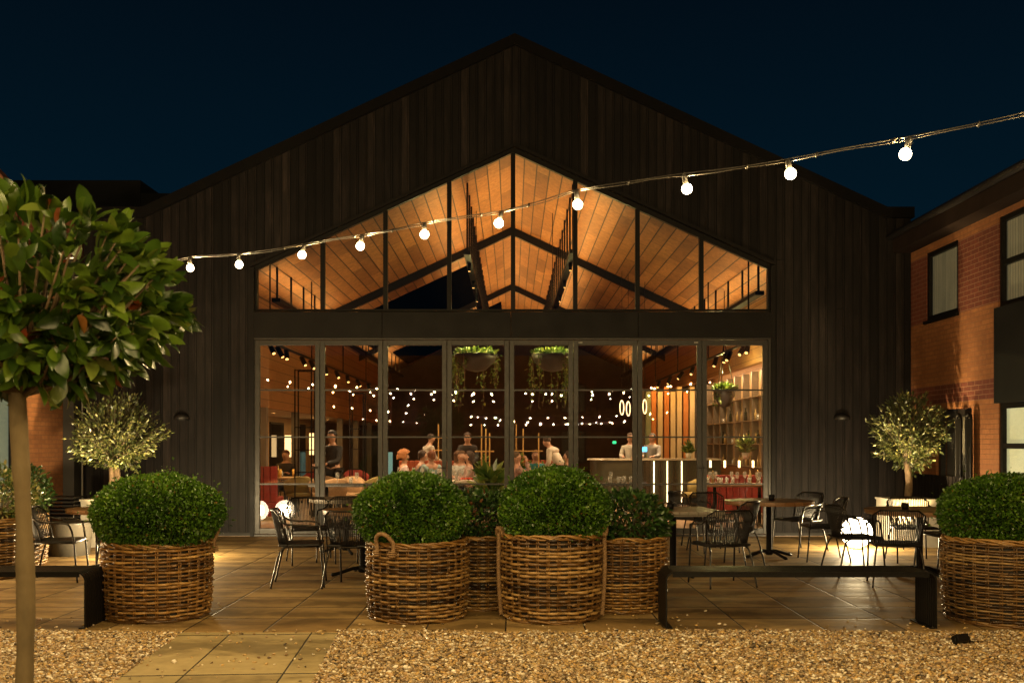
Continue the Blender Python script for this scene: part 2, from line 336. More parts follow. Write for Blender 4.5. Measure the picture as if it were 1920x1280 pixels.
def ico():
    t = (1+5**.5)/2
    v = np.array([(-1,t,0),(1,t,0),(-1,-t,0),(1,-t,0),(0,-1,t),(0,1,t),(0,-1,-t),(0,1,-t),(t,0,-1),(t,0,1),(-t,0,-1),(-t,0,1)], float)
    v /= np.linalg.norm(v[0])
    f = np.array([(0,11,5),(0,5,1),(0,1,7),(0,7,10),(0,10,11),(1,5,9),(5,11,4),(11,10,2),(10,7,6),(7,1,8),(3,9,4),(3,4,2),(3,2,6),(3,6,8),(3,8,9),(4,9,5),(2,4,11),(6,2,10),(8,6,7),(9,8,1)])
    return v, f
def pebbles(name, n, region, label):
    v, f = ico(); pts = []
    while len(pts) < n:
        x = rng.uniform(-5.2, 5.3, 20000); y = rng.uniform(5.9, 8.10, 20000)
        ok = region(x, y) & (np.abs(x) < .515*y+.45); pts += list(zip(x[ok], y[ok]))
    P = np.array(pts[:n]); s = rng.gamma(6, .00118, n)+.0035; k = int(n*.0018)   # a few have rolled onto the slabs
    P[:k,1] = 8.09+rng.exponential(.35,k); P[k:2*k,0] = -1.9+rng.normal(0,.5,k)
    sc = np.stack([s*rng.uniform(.9,1.5,n), s*rng.uniform(.7,1.1,n), s*rng.uniform(.5,.8,n)], 1)
    a = rng.uniform(0, 2*pi, n); V = v[None]*sc[:,None]*(1+rng.normal(0,.09,(n,12,1)))
    c, s_ = np.cos(a)[:,None], np.sin(a)[:,None]; X = V[...,0]*c-V[...,1]*s_; Y = V[...,0]*s_+V[...,1]*c
    tl = rng.normal(0,.25,n)[:,None]; Z = V[...,2]+X*tl
    z = -.022+rng.uniform(0,.030,n); z[:2*k] = np.maximum(s[:2*k]*.5, .006)
    z = z+.008*np.sin(P[:,0]*2.1+P[:,1]*1.3)
    V = np.stack([X+P[:,0:1], Y+P[:,1:2], Z+z[:,None]], -1).reshape(-1,3)
    Fc = (f[None]+12*np.arange(n)[:,None,None]).reshape(-1,3)
    o = mesh_np(name, V, Fc, PEB, None, np.repeat(rng.uniform(0,1,n), 12), True)
    tag(o, label, 'gravel', kind='stuff')
pebbles('gravel', 66000, lambda x, y: x > -1.25-.068*(y-6.33)-.005, 'rounded tan river gravel filling the bed on the right of the path')
pebbles('gravel', 25000, lambda x, y: x < -2.51-.068*(y-6.33)+.005, 'rounded tan river gravel filling the bed on the left of the path')

# ================================================================== THE RESTAURANT BARN
barn = empty('restaurant_barn', (0, YF, 0), 0, 'black timber clad gabled barn restaurant with a tall lit gable window and glass doors', 'restaurant building')
def P(o):   # parent to the barn keeping world coordinates
    o.parent = barn; o.matrix_parent_inverse = Matrix.Translation((0,-YF,0)); return o
RX = fx(XR)
XL0, XR0 = fx(158), fx(1707)
def roofz(x):   # top of the cladding
    return max(fz(390), fz(67)-.465*abs(x-RX)) if x > 0 else max(fz(392), fz(67)-.465*abs(x-RX))
OX0, OX1 = fx(470), fx(1452); OAPEX = fz(269)
def openz(x): return OAPEX-.457*abs(x-RX)
clad = MB(); bw = .137
xs = sorted(set([XL0, XR0, OX0, OX1, RX, fx(270), fx(1660)]+[XL0+bw*i for i in range(int((XR0-XL0)/bw)+1)]))
xs = [x for i, x in enumerate(xs) if i == 0 or x-xs[i-1] > 1e-4]
pm = {'left': MB(), 'right': MB(), 'gable': MB()}
for a, b in zip(xs[:-1], xs[1:]):
    k = int((((a+b)/2)-XL0)/bw); random.seed(k); dy = random.uniform(0,.012); m = (a+b)/2
    b2 = b-.004 if abs((b-XL0)/bw-round((b-XL0)/bw)) < 1e-3 else b
    y0, y1 = YF-.02+dy, YF+.10
    t0, t1 = roofz(a)-.04, roofz(b2)-.04
    if OX0-1e-6 <= a and b <= OX1+1e-6:
        z0, z1 = openz(a), openz(b2); tgt = pm['gable']
    else: z0 = z1 = .06; tgt = pm['left'] if m < 0 else pm['right']
    tgt.hexa([(a,y0,z0),(b2,y0,z1),(b2,y1,z1),(a,y1,z0),(a,y0,t0),(b2,y0,t1),(b2,y1,t1),(a,y1,t0)])
random.seed(11)
for k in ('left','right','gable'): P(pm[k].build('cladding', CLAD))
# wall core behind boards (keeps light in)
core = MB()
def corebox(x0, x1, zf0, zf1):
    core.hexa([(x0,YF+.105,zf0(x0)),(x1,YF+.105,zf0(x1)),(x1,YF+.30,zf0(x1)),(x0,YF+.30,zf0(x0)),(x0,YF+.105,zf1(x0)),(x1,YF+.105,zf1(x1)),(x1,YF+.30,zf1(x1)),(x0,YF+.30,zf1(x0))])
Z0 = lambda x: .0; RZ = lambda x: roofz(x)-.08
for a, b in ((XL0, fx(270)), (fx(270), OX0), (OX1, fx(1660)), (fx(1660), XR0)): corebox(a, b, Z0, RZ)
for a, b in ((OX0, RX), (RX, OX1)): corebox(a, b, openz, RZ)
P(core.build('wall', DARKW))
rf = MB()
def slab(x0, x1, z0, z1, y0, y1, th):
    rf.hexa([(x0,y0,z0-th),(x1,y0,z1-th),(x1,y1,z1-th),(x0,y1,z0-th),(x0,y0,z0),(x1,y0,z1),(x1,y1,z1),(x0,y1,z0)])
ap = fz(67); ez = fz(390); e0, e1 = fx(270), fx(1660)
ezl = ap-.465*(RX-e0); ezr = ap-.465*(e1-RX)
slab(e0, RX, ezl, ap, YF-.10, 44.2, .17); slab(RX, e1, ap, ezr, YF-.10, 44.2, .17)
slab(XL0-.03, e0, ezl, ezl, YF-.10, 44.2, .17); slab(e1, XR0+.03, ezr, ezr, YF-.10, 44.2, .17)
P(rf.build('roof', simple('black_zinc_roof', (.004,.004,.004), (.006,.005,.005), 4, .8, spec=.1)))
# the opening's reveal: steel trim
tr = MB()
def sloped(mb, x0, z0, x1, z1, y0, y1, th):
    mb.hexa([(x0,y0,z0-th),(x1,y0,z1-th),(x1,y1,z1-th),(x0,y1,z0-th),(x0,y0,z0),(x1,y0,z1),(x1,y1,z1),(x0,y1,z0)])
sloped(tr, OX0, openz(OX0)-.002, RX, OAPEX-.002, YF-.05, YF+.28, .05); sloped(tr, RX, OAPEX-.002, OX1, openz(OX1)-.002, YF-.05, YF+.28, .05)
tr.box(OX0+.002, OX0+.06, YF-.05, YF+.28, .0, openz(OX0)-.055); tr.box(OX1-.06, OX1-.002, YF-.05, YF+.28, .0, openz(OX1)-.055)
P(tr.build('window_surround', STEELB))
# gable window
mull = [481, 604, 722, 842, 962, 1079, 1196, 1316, 1441]
mx = [fx(m) for m in mull]; gz0 = fz(583)+.005
gapex = fz(283)
def gtop(x): return gapex-.457*abs(x-fx(962))
fr = MB(); c0 = fx(962)
sloped(fr, mx[0]-.08, gtop(mx[0]-.08)+.07, c0, gapex+.07, YF+.03, YF+.12, .085); sloped(fr, c0, gapex+.07, mx[-1]+.08, gtop(mx[-1]+.08)+.07, YF+.03, YF+.12, .085)
fr.box(OX0+.065, mx[0]+.0, YF+.028, YF+.12, gz0, gtop(mx[0])+.03); fr.box(mx[-1], OX1-.065, YF+.028, YF+.12, gz0, gtop(mx[-1])+.03)
for x in mx[1:-1]: fr.box(x-.036, x+.036, YF+.034, YF+.11, gz0, gtop(x)-.01)
fr.box(mx[0], mx[-1], YF+.032, YF+.115, gz0, gz0+.03)
gw = P(fr.build('gable_window', BLACKM))
for i in range(8):
    a, b = mx[i]+(.036 if i else 0), mx[i+1]-(.036 if i < 7 else 0)
    pn = MB().hexa([(a,YF+.07,gz0+.03),(b,YF+.07,gz0+.03),(b,YF+.078,gz0+.03),(a,YF+.078,gz0+.03),(a,YF+.07,gtop(a)-.012),(b,YF+.07,gtop(b)-.012),(b,YF+.078,gtop(b)-.012),(a,YF+.078,gtop(a)-.012)]).build('pane', GLASS, gw)
# steel header beam with panel joints
hb = MB(); hx = [fx(x) for x in (473, 717, 958, 1196, 1449)]
for a, b in zip(hx[:-1], hx[1:]): hb.box(a+.003, b-.003, YF-.045, YF+.2, fz(634), fz(585))
P(hb.build('header_beam', STEELB, bevel=.003))
# bifold doors
lb = [478, 600, 718, 838, 955, 1075, 1195, 1316, 1440]; dtop = fz(637); dbot = .03
of = MB(); of.box(OX0+.062, fx(1449), YF-.03, YF+.10, dtop, fz(634)-.001); of.box(OX0+.062, OX1-.062, YF-.03, YF+.12, .002, dbot)
of.box(OX0+.062, fx(478), YF-.03, YF+.10, dbot, dtop); of.box(fx(1440), OX1-.062, YF-.03, YF+.10, dbot, dtop)
P(of.build('door_frame', FRAMEM))
for i in range(8):
    a, b = fx(lb[i])+.004, fx(lb[i+1])-.004; st = .075; y0, y1 = YF-.015, YF+.05
    d = MB(); d.box(a, a+st, y0, y1, dbot+.01, dtop-.008); d.box(b-st, b, y0, y1, dbot+.01, dtop-.008)
    d.box(a+st, b-st, y0+.002, y1-.002, dbot+.01, dbot+.10); d.box(a+st, b-st, y0+.002, y1-.002, dtop-.088, dtop-.008)
    leaf = P(d.build('bifold_door', FRAMEM, bevel=.004))
    for py in (731, 819, 907): MB().box(a+st, b-st, y0+.004, y1-.004, fz(py)-.012, fz(py)+.012).build('glazing_bar', FRAMEM, leaf)
    MB().box(a+st-.004, b-st+.004, YF+.016, YF+.024, dbot+.098, dtop-.084).build('pane', GLASS, leaf)
    if i in (0, 2, 4, 7):
        h = MB(); xh = b-.035 if i != 7 else a+.035
        h.box(xh-.012, xh+.012, y0-.012, y0-.002, .98, 1.14); h.tube([(xh,y0-.01,1.10),(xh,y0-.05,1.10),(xh-.10,y0-.05,1.10)], .008); h.build('door_handle', FRAMEM, leaf)
    if i in (5, 6):
        t = MB(); xt = (a+.08) if i == 5 else b-.12
        for q in range(3): t.box(xt+q*.022, xt+q*.022+.015, y0-.004, y0-.001, dtop-.05, dtop-.038)
        t.build('door_sticker', simple('white_sticker', (.7,.68,.6), None, 5), leaf)
# interior shell
XI = 5.2; CR = 6.9; YB = 43.6
P(MB().box(-7.2, 7.2, YF+.13, YB, -.04, .012).build('interior_floor', FLOORW))
ce = MB(); ct = .12
def cz(x): return CR-.465*abs(x)
for (x0, x1) in ((-XI-1.6, 0), (0, XI+1.2)):
    ce.hexa([(x0,YF+.31,cz(x0)),(x1,YF+.31,cz(x1)),(x1,YB,cz(x1)),(x0,YB,cz(x0)),(x0,YF+.31,cz(x0)+ct),(x1,YF+.31,cz(x1)+ct),(x1,YB,cz(x1)+ct),(x0,YB,cz(x0)+ct)])
P(ce.build('ceiling', CEILW))
for (ya, yb, x0, x1) in ((27.6, 34.2, -4.7, -1.0), (37.4, 42.8, -4.4, -.4)):
    sk = MB(); sk.hexa([(x0,ya,cz(x0)-.04),(x1,ya,cz(x1)-.04),(x1,yb,cz(x1)-.04),(x0,yb,cz(x0)-.04),(x0,ya,cz(x0)-.004),(x1,ya,cz(x1)-.004),(x1,yb,cz(x1)-.004),(x0,yb,cz(x0)-.004)])
    P(sk.build('skylight', bpy.data.materials.get('dark_skylight') or simple('dark_skylight', (.002,.002,.002), None, 3, 1.0, spec=0)))
trs = []
for yt in (25.4, 34.5):
    t = MB(); h = .20
    for (x0, x1) in ((-XI, 0), (0, XI)):
        t.hexa([(x0,yt-.07,cz(x0)-h),(x1,yt-.07,cz(x1)-h),(x1,yt+.07,cz(x1)-h),(x0,yt+.07,cz(x0)-h),(x0,yt-.07,cz(x0)-.003),(x1,yt-.07,cz(x1)-.003),(x1,yt+.07,cz(x1)-.003),(x0,yt+.07,cz(x0)-.003)])
    P(t.build('rafter', BLACKM))
# side bulkheads, aisle ceilings, side and back walls
s = MB(); s.box(-XI-.15, -XI, YF+.31, YB, 2.25, cz(-XI)-.003); s.box(XI, XI+.15, YF+.31, YB, 3.2, cz(XI)-.003); P(s.build('bulkhead', WALLW))
s = MB(); s.box(-7.0, -XI-.152, YF+.31, YB, 2.26, 2.34); P(s.build('aisle_ceiling', CREAM))
s = MB(); s.box(-7.05, -6.9, YF+.31, YB, 0.014, 3.2); P(s.build('side_wall', simple('tan_plaster', (.40,.30,.19), (.33,.24,.15), 2, .8)))
s = MB(); s.box(6.0, 6.15, YF+.31, YB, 0.014, 4.1); P(s.build('side_wall', WALLW))
s = MB(); s.box(-7.2, 7.2, YB+.01, YB+.2, 0, 7); P(s.build('back_wall', simple('dark_brown_wall', (.085,.055,.036), (.06,.04,.027), 2, .75)))
for y in (18.2, 21.4, 24.6, 27.8, 31, 34.2, 37.4): P(MB().box(-XI-.16, -XI+.01, y, y+.16, .014, 2.248).build('column', bpy.data.materials.get('grey_steel_column') or simple('grey_steel_column', (.20,.18,.15), None, 4, .5)))
# windows in the low side wall
for y in (19.2, 22.4, 25.6, 28.8, 32):
    w = P(MB().box(-6.9, -6.86, y, y+1.7, .35, 2.1).build('side_window', BLACKM)); MB().box(-6.858, -6.85, y+.06, y+1.64, .42, 2.04).build('pane', simple('night_glass', (.02,.022,.02), None, 2, .06), w)
# wall sconces outside on the cladding
for (px, lab) in ((341, 'small black cowl wall light high on the cladding above the left box ball'), (1578, 'small black cowl wall light on the cladding to the left of the right olive tree')):
    c = at(px, 786, YF-.03)
    w = MB().lathe([(.0,.11),(.06,.10),(.11,.06),(.13,0),(.125,0),(.10,.05),(0,.08)], 20, (0,0,0), pi, 2*pi); w.box(-.05,.05,-.012,.0,-.02,.10)
    tag(w.build('wall_light', simple('black_cowl', (.012,.01,.009), None, 20, .5), None, loc=c), lab, 'wall light')

# ================================================================== BRICK WINGS
def wall_grid(mb, u0, u1, v0, v1, holes, f):
    us = sorted({u0,u1,*[h[0] for h in holes],*[h[1] for h in holes]}); vs = sorted({v0,v1,*[h[2] for h in holes],*[h[3] for h in holes]})
    us = [u for u in us if u0 <= u <= u1]; vs = [v for v in vs if v0 <= v <= v1]
    for a, b in zip(us[:-1], us[1:]):
        for c, d in zip(vs[:-1], vs[1:]):
            m = ((a+b)/2, (c+d)/2)
            if any(h[0] < m[0] < h[1] and h[2] < m[1] < h[3] for h in holes): continue
            f(mb, a, b, c, d)
XW = 6.42
CURT = planks('pale_glowing_curtain', 'z', 'y', .07, 90, [(0,(.40,.38,.24)),(1,(.55,.52,.36))], rough=.9, gap=.008, gapcol=(.16,.155,.11), bump=.8, gs=(1,1,.2))
_cb = CURT.node_tree.nodes['Principled BSDF']; _cb.inputs['Emission Strength'].default_value = .055; _cb.inputs['Emission Color'].default_value = (.75,.72,.42,1)  # curtain cloth given its own faint glow in place of light on it
CURTX = planks('pale_curtain_front', 'z', 'x', .07, 90, [(0,(.30,.29,.22)),(1,(.42,.41,.32))], rough=.9, gap=.008, gapcol=(.16,.155,.12), bump=.8)
LITW = NT('lit_room_behind'); LITW.base((.35,.33,.20)); LITW.b.inputs['Emission Strength'].default_value = .85; LITW.L(LITW.ramp(LITW.noise(1.5,3), [(.3,(.55,.50,.22)),(.7,(.75,.72,.38))]), LITW.b.inputs['Emission Color']); LITW = LITW.mat
GREENL = NT('pale_green_lit_glass'); GREENL.base((.12,.14,.10)); GREENL.b.inputs['Emission Strength'].default_value = .16; GREENL.b.inputs['Emission Color'].default_value = (.55,.68,.50,1); GREENL = GREENL.mat
wing = empty('brick_wing', (XW, 14, 0), 0, 'two storey red and orange brick wing on the right with curtained windows', 'brick building')
def PW(o, w=None): 
    w = w or wing; o.parent = w; o.matrix_parent_inverse = Matrix.Translation(-w.location); return o
holes = [(14.58, 15.70, 3.38, 4.43), (11.7, 13.36, .95, 4.47), (14.15, 15.35, 0, 2.0)]
wl = MB(); wall_grid(wl, 3.0, 21.0, 0, 4.56, holes, lambda mb,a,b,c,d: mb.box(XW, XW+.25, a, b, c, d)); PW(wl.build('wall', BRICK_R))
r = MB(); r.hexa([(XW-.30,2.8,4.55),(XW-.02+5,2.8,4.55),(XW-.02+5,21,4.55),(XW-.30,21,4.55),(XW-.30,2.8,4.86),(XW+5,2.8,6.7),(XW+5,21,6.7),(XW-.30,21,4.86)])
PW(r.build('roof', simple('dark_brown_roof_edge', (.022,.013,.010), (.015,.009,.007), 3, .8, spec=.15)))
g = MB(); g.tube([(XW-.36,2.8,4.80),(XW-.36,21,4.80)], .055, 10); PW(g.build('gutter', simple('black_gutter', (.012,.01,.01), None, 4, .5)))
def window(parent, y0, y1, z0, z1, splits, fillmat, fw=.07, x=XW, sgn=1, pane=True):
    f = MB(); a, b = (x+.015*sgn, x+.07*sgn); a, b = min(a,b), max(a,b)
    f.box(a, b, y0+.002, y0+fw, z0+.002, z1-.002); f.box(a, b, y1-fw, y1-.002, z0+.002, z1-.002)
    f.box(a, b, y0+fw, y1-fw, z0+.002, z0+fw); f.box(a, b, y0+fw, y1-fw, z1-fw, z1-.002)
    for q in splits: f.box(a+.003, b-.003, y0+fw, y1-fw, q-.035, q+.035)
    w = PW(f.build('window', BLACKM), parent)
    c = x+.085*sgn; MB().box(min(c,c+.01*sgn), max(c,c+.01*sgn), y0+.003, y1-.003, z0+.003, z1-.003).build('curtain', fillmat, w).matrix_parent_inverse = Matrix.Identity(4)
    if pane:
        c = x+.045*sgn; MB().box(min(c,c+.006*sgn), max(c,c+.006*sgn), y0+fw-.004, y1-fw+.004, z0+fw-.004, z1-fw+.004).build('pane', GLASS, w)
    return w
w1 = window(wing, 14.58, 15.70, 3.38, 4.43, [], CURT); sb = MB().box(XW-.04, XW+.012, 14.55, 15.73, 3.33, 3.378).build('sill', BLACKM, w1)
w2 = window(wing, 11.7, 13.36, 3.28, 4.47, [3.86], CURT)
w3 = window(wing, 11.7, 13.36, .95, 2.02, [1.46], LITW)
PW(MB().box(XW-.05, XW+.05, 11.66, 13.40, 2.022, 3.278).build('spandrel_panel', simple('dark_grey_panel', (.010,.011,.011), (.013,.014,.014), 2, .5, spec=.2)))
dr = MB(); dr.box(XW+.04,XW+.11,14.16,14.24,0.01,1.98); dr.box(XW+.04,XW+.11,15.26,15.34,0.01,1.98); dr.box(XW+.04,XW+.11,14.24,15.26,1.88,1.98); dr.box(XW+.04,XW+.11,14.24,15.26,.78,.88); dr.box(XW+.05,XW+.10,14.24,15.26,.01,.78)
dd = PW(dr.build('side_door', simple('near_black_door', (.010,.009,.009), None, 5, .5))); MB().box(XW+.15, XW+.16, 14.20, 15.30, .86, 1.9).build('blind', simple('dim_grey_blind', (.16,.15,.12), (.13,.12,.10), 4, .8), dd)
MB().box(XW+.07, XW+.08, 14.235, 15.265, .875, 1.885).build('pane', GLASS, dd)
# black slatted screen and standing folded panels beside the door
sc_ = MB()
for i in range(17): sc_.box(6.30, 6.33, 14.15+.12*i, 14.15+.12*i+.10, .02, 1.02)
sc_.box(6.331, 6.36, 14.13, 16.2, .95, 1.02); sc_.box(6.331, 6.36, 14.13, 16.2, .12, .18)
tag(sc_.build('slatted_screen', simple('near_black_timber', (.006,.0045,.004), (.010,.007,.006), 8, .7, spec=.2)), 'low near black timber screen standing behind the right olive tree', 'screen')
for (y, lab) in ((14.02, 'tall black folded outdoor panel leaning on the orange brick, nearer the lit window'), (14.34, 'tall black folded outdoor panel on the brick, nearer the side door')):
    q = MB(); x0 = XW-.10; pts = [(x0, y-.09, .05), (x0, y+.09, .05)]
    q.tube([(x0,y-.07,.0),(x0,y-.07,1.80)]+[(x0, y-.07*cos(a), 1.80+.11*sin(a)) for a in (pi*.15,pi*.3,pi*.5,pi*.7,pi*.85)]+[(x0,y+.07,1.80),(x0,y+.07,0)], .022, 8)
    q.box(x0-.012, x0+.012, y-.07, y+.07, .05, 1.84)
    tag(q.build('folded_panel', BLACKM), lab, 'panel')
# left wing
XWL = -7.1
lw = empty('brick_wing', (XWL, 14, 0), 0, 'orange brick wing on the left behind the clipped bay tree, with a tiled roof corner', 'brick building')
holes = [(13.2, 14.5, .3, 2.28)]
wl = MB(); wall_grid(wl, 3.0, 21.0, 0, 4.9, holes, lambda mb,a,b,c,d: mb.box(XWL-.25, XWL, a, b, c, d)); PW(wl.build('wall', BRICK_L), lw)
window(lw, 13.2, 14.5, .3, 2.28, [], GREENL, x=XWL, sgn=-1)
# gable end of the wing facing the yard, with terracotta verge
g = MB(); g.hexa([(XWL-3,13.9,4.9),(XWL,13.9,4.9),(XWL,14.15,4.9),(XWL-3,14.15,4.9),(XWL-3,13.9,8.2),(XWL,13.9,4.92),(XWL,14.15,4.92),(XWL-3,14.15,8.2)]); PW(g.build('gable', BRICK_X), lw)
g = MB(); g.hexa([(XWL-3,13.8,8.22),(XWL+.14,13.8,4.88),(XWL+.14,14.4,4.88),(XWL-3,14.4,8.22),(XWL-3,13.8,8.40),(XWL+.14,13.8,5.06),(XWL+.14,14.4,5.06),(XWL-3,14.4,8.40)])
for i in range(9):
    t = i/9; x = XWL+.12-3.0*t; z = 5.07+3.2*t; g.tube([(x,13.78,z),(x-.30,13.78,z+.32)], [.075,.09], 10)
PW(g.build('tiled_verge', TERRA), lw)
sheetm = MB().box(XWL-4, XWL, 14.4, 21, 4.9, 5.1).build('roof', TERRA); PW(sheetm, lw)
# dark infill between the left wing and the barn, with a thin pale pipe
inf = MB().box(-7.09, XL0-.035, 16.0, 16.4, 0, 4.4).build('dark_infill_wall', DARKW); tag(inf, 'narrow dark wall between the left brick wing and the barn cladding', 'wall')
pp = MB().tube([(fx(158)+.01,16.2,.0),(fx(158)+.01,16.2,3.2)], .014, 8).build('conduit_pipe', simple('grey_pipe', (.35,.33,.28), None, 3, .4, .3)); tag(pp, 'thin pale pipe running up the left corner of the barn', 'pipe')
tag(MB().box(*[at(652,0,1).x*0+v for v in (gx(-250,21), gx(283,21))], 20.4, 24, 0, CAMH+(HZ-338)/F*20.4).box(gx(283,21)+.002, gx(300,21)+.4, 20.42, 24, 0, CAMH+(HZ-362)/F*20.4).build('flat_roofed_block', simple('black_block', (.004,.004,.004), None, 2, .9)), 'black flat roofed block rising behind the left end of the barn roof', 'building')
# building across the yard, seen only in the glass
op = empty('opposite_building', (0,-22,0), 0, 'brown brick house across the yard seen reflected in the doors', 'house')
ow = MB(); wall_grid(ow, -16, 16, 0, 6.2, [(2.6,4.0,3.1,4.7),(2.6,4.0,.4,2.2),(-8,-6.6,.4,2.2),(-8,-6.6,3.1,4.7),(9,10.4,3.1,4.7)], lambda mb,a,b,c,d: mb.box(a,b,-22.3,-22,c,d))
PW(ow.build('wall', BRICK_X), op)
for (a, b, c, d) in [(2.6,4.0,3.1,4.7),(2.6,4.0,.4,2.2),(-8,-6.6,.4,2.2),(-8,-6.6,3.1,4.7),(9,10.4,3.1,4.7)]:
    w = MB(); w.box(a,a+.08,-22.2,-22.1,c,d); w.box(b-.08,b,-22.2,-22.1,c,d); w.box(a+.08,b-.08,-22.2,-22.1,c,c+.08); w.box(a+.08,b-.08,-22.2,-22.1,d-.08,d); w = PW(w.build('window', BLACKM), op)
    MB().box(a,b,-22.28,-22.27,c,d).build('curtain', CURTX, w)
# ================================================================== PLANTS AND BASKETS
def leaf_tmpl(kind):
    if kind == 'small':      # pointed oval, folded on the midrib
        v = np.array([(0,0,0),(.5,.34,.08),(1,0,-.04),(.5,-.34,.08)]); f = np.array([(0,1,2,3)])
    elif kind == 'long':
        v = np.array([(0,0,0),(.5,.17,.02),(1,0,-.03),(.5,-.17,.02)]); f = np.array([(0,1,2,3)])
    else:
        xs_ = [0,.12,.32,.55,.78,.92,1]; w = [0.02,.13,.22,.235,.16,.075,.0]; zz = [0,.015,.02,.0,-.05,-.10,-.15]
        v = []; f = []
        for x, ww, z in zip(xs_, w, zz): v += [(x,-ww,z+ww*.28),(x,0,z-.0),(x,ww,z+ww*.28)]
        for i in range(6): f += [(3*i,3*i+3,3*i+4,3*i+1),(3*i+1,3*i+4,3*i+5,3*i+2)]
        v = np.array(v); f = np.array(f)
    return v, f
def leaf_cloud(name, pts, axes, size, kind, mat, parent=None, tint=None, smooth=False):
    """one mesh of many leaves: pts (n,3), axes (n,3) the way each leaf grows"""
    n = len(pts); v, f = leaf_tmpl(kind); k = len(v)
    A = axes/np.linalg.norm(axes, axis=1, keepdims=True); rnd = rng.normal(size=(n,3)); rnd[:,2] += .8
    B = np.cross(rnd, A); B /= np.linalg.norm(B, axis=1, keepdims=True)+1e-9; C = np.cross(A, B)
    s = np.asarray(size)[:,None,None]
    V = (v[None,:,0:1]*A[:,None]+v[None,:,1:2]*B[:,None]+v[None,:,2:3]*C[:,None])*s+pts[:,None]
    Fc = (f[None]+k*np.arange(n)[:,None,None]).reshape(-1,4)
    t = np.repeat(tint if tint is not None else rng.uniform(0,1,n), k)
    return mesh_np(name, V.reshape(-1,3), Fc, mat, parent, t, smooth)
def sphere_dirs(n, zmin=-.9):
    d = rng.normal(size=(int(n*2.6)+50,3)); d /= np.linalg.norm(d, axis=1, keepdims=True); d = d[d[:,2] > zmin]; return d[:n]
def lump(d, seed, amp):
    r = np.random.default_rng(seed); o = np.zeros(len(d))
    for _ in range(7):
        k = r.normal(size=3)*3.2; o += np.sin(d@k+r.uniform(0,6.28))
    return 1+amp*o/3
def box_ball(c, rx, rz, seed, label, group, n=26000):
    t = empty('box_ball', c, 0, label, 'clipped shrub', group)
    d = sphere_dirs(n, -.52); L = lump(d, seed, .035)
    # clipped top: squarer than an ellipsoid
    e = 1/(np.abs(d[:,0:1])**2.5+np.abs(d[:,1:2])**2.5+np.abs(d[:,2:3])**2.3)**(1/2.4)
    r = L[:,None]*(1+rng.normal(0,.010,(n,1))-rng.exponential(.022,(n,1))); p = d*r*np.array([rx,rx,rz])*(.6+.4*e)
    p[:,:2] *= 1-.34*np.clip(-d[:,2:3],0,1)**1.2
    ax = d+rng.normal(0,.65,(n,3))
    sh = rng.random(n) < .035; p[sh] += d[sh]*rng.exponential(.022,(sh.sum(),1)); patch = lump(d*2.3, seed+50, 1.0)-1
    tn = np.clip(rng.normal(.44,.22,n)+patch*.16,0,.965); tn[rng.random(n) < .012] = 1.0
    leaf_cloud('foliage', p, ax, rng.uniform(.014,.036,n), 'small', BOXL, t, tn)
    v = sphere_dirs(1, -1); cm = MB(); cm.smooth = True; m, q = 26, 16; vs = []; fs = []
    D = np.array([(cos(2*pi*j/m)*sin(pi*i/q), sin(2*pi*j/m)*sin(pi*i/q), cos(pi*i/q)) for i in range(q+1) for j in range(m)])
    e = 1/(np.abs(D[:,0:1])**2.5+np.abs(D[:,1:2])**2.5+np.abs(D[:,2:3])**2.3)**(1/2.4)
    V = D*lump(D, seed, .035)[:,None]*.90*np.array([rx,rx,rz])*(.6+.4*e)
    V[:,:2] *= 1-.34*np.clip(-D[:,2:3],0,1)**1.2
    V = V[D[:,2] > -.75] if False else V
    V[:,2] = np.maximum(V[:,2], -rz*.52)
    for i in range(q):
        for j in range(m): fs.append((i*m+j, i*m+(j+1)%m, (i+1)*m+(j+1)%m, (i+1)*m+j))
    cm.add(V, fs); cm.build('light_block_core', simple('core_shade_green', (.010,.020,.003), (.003,.006,.001), 60, .9, spec=.1) if 'core_shade_green' not in bpy.data.materials else bpy.data.materials['core_shade_green'], t)  # solid core added to block light; its dark green paints the inner shade
    # bare stems near the basket
    st = MB()
    for i in range(16):
        a = rng.uniform(0, 2*pi); x, y = cos(a), sin(a)
        st.tube([(x*rx*.45,y*rx*.45,-rz*.62),(x*rx*.75,y*rx*.75,-rz*.42),(x*rx*.97,y*rx*.97,-rz*.16)], [.007,.005,.003], 5)
    st.build('stems', BARK, t)
    return t
def weave(R0, H, seed, rows=21, belly=.02):
    r = random.Random(seed); ns = 15; mb = MB(); ns2 = ns
    def rad(z): return R0*(1+belly*sin(pi*z/H)-.05*(1-z/H)**2)
    for k in range(rows):
        z = .012+H*(k+.5)/rows*.965; segs = 5; a = r.uniform(0, 2*pi)
        for sgm in range(segs):
            a1 = a+2*pi/segs+.10; npt = 56; pa = []; rr = []
            tk = .0098*r.uniform(.85,1.15)*H/.65*25/rows; jz = r.uniform(-.004,.004); jr = r.uniform(-.003,.004); sl = r.uniform(-.006,.006)
            for i in range(npt+1):
                u = i/npt; an = a+(a1-a)*u; w = sin(an*ns2+pi*k); w = w*(1.35-.35*w*w)
                q = rad(z)+.0135*w+jr+(.006 if u < .03 or u > .97 else 0)
                pa.append((q*cos(an), q*sin(an), z+jz+sl*(u-.5)+.002*sin(an*9+k))); rr.append(tk*(1-.25*abs(2*u-1)**4))
            mb.tint = min(.97, max(0, r.gauss(.52,.27))); mb.tube(pa, rr, 5, cap=True); a += 2*pi/segs
    for i in range(2*ns):
        a = pi*i/ns
        for da in (-.019, .019):
            mb.tint = r.uniform(.2,.6); mb.tube([((rad(z)-.002)*cos(a+da), (rad(z)-.002)*sin(a+da), z) for z in [H*q/6 for q in range(7)]], .0055, 5)
    return mb
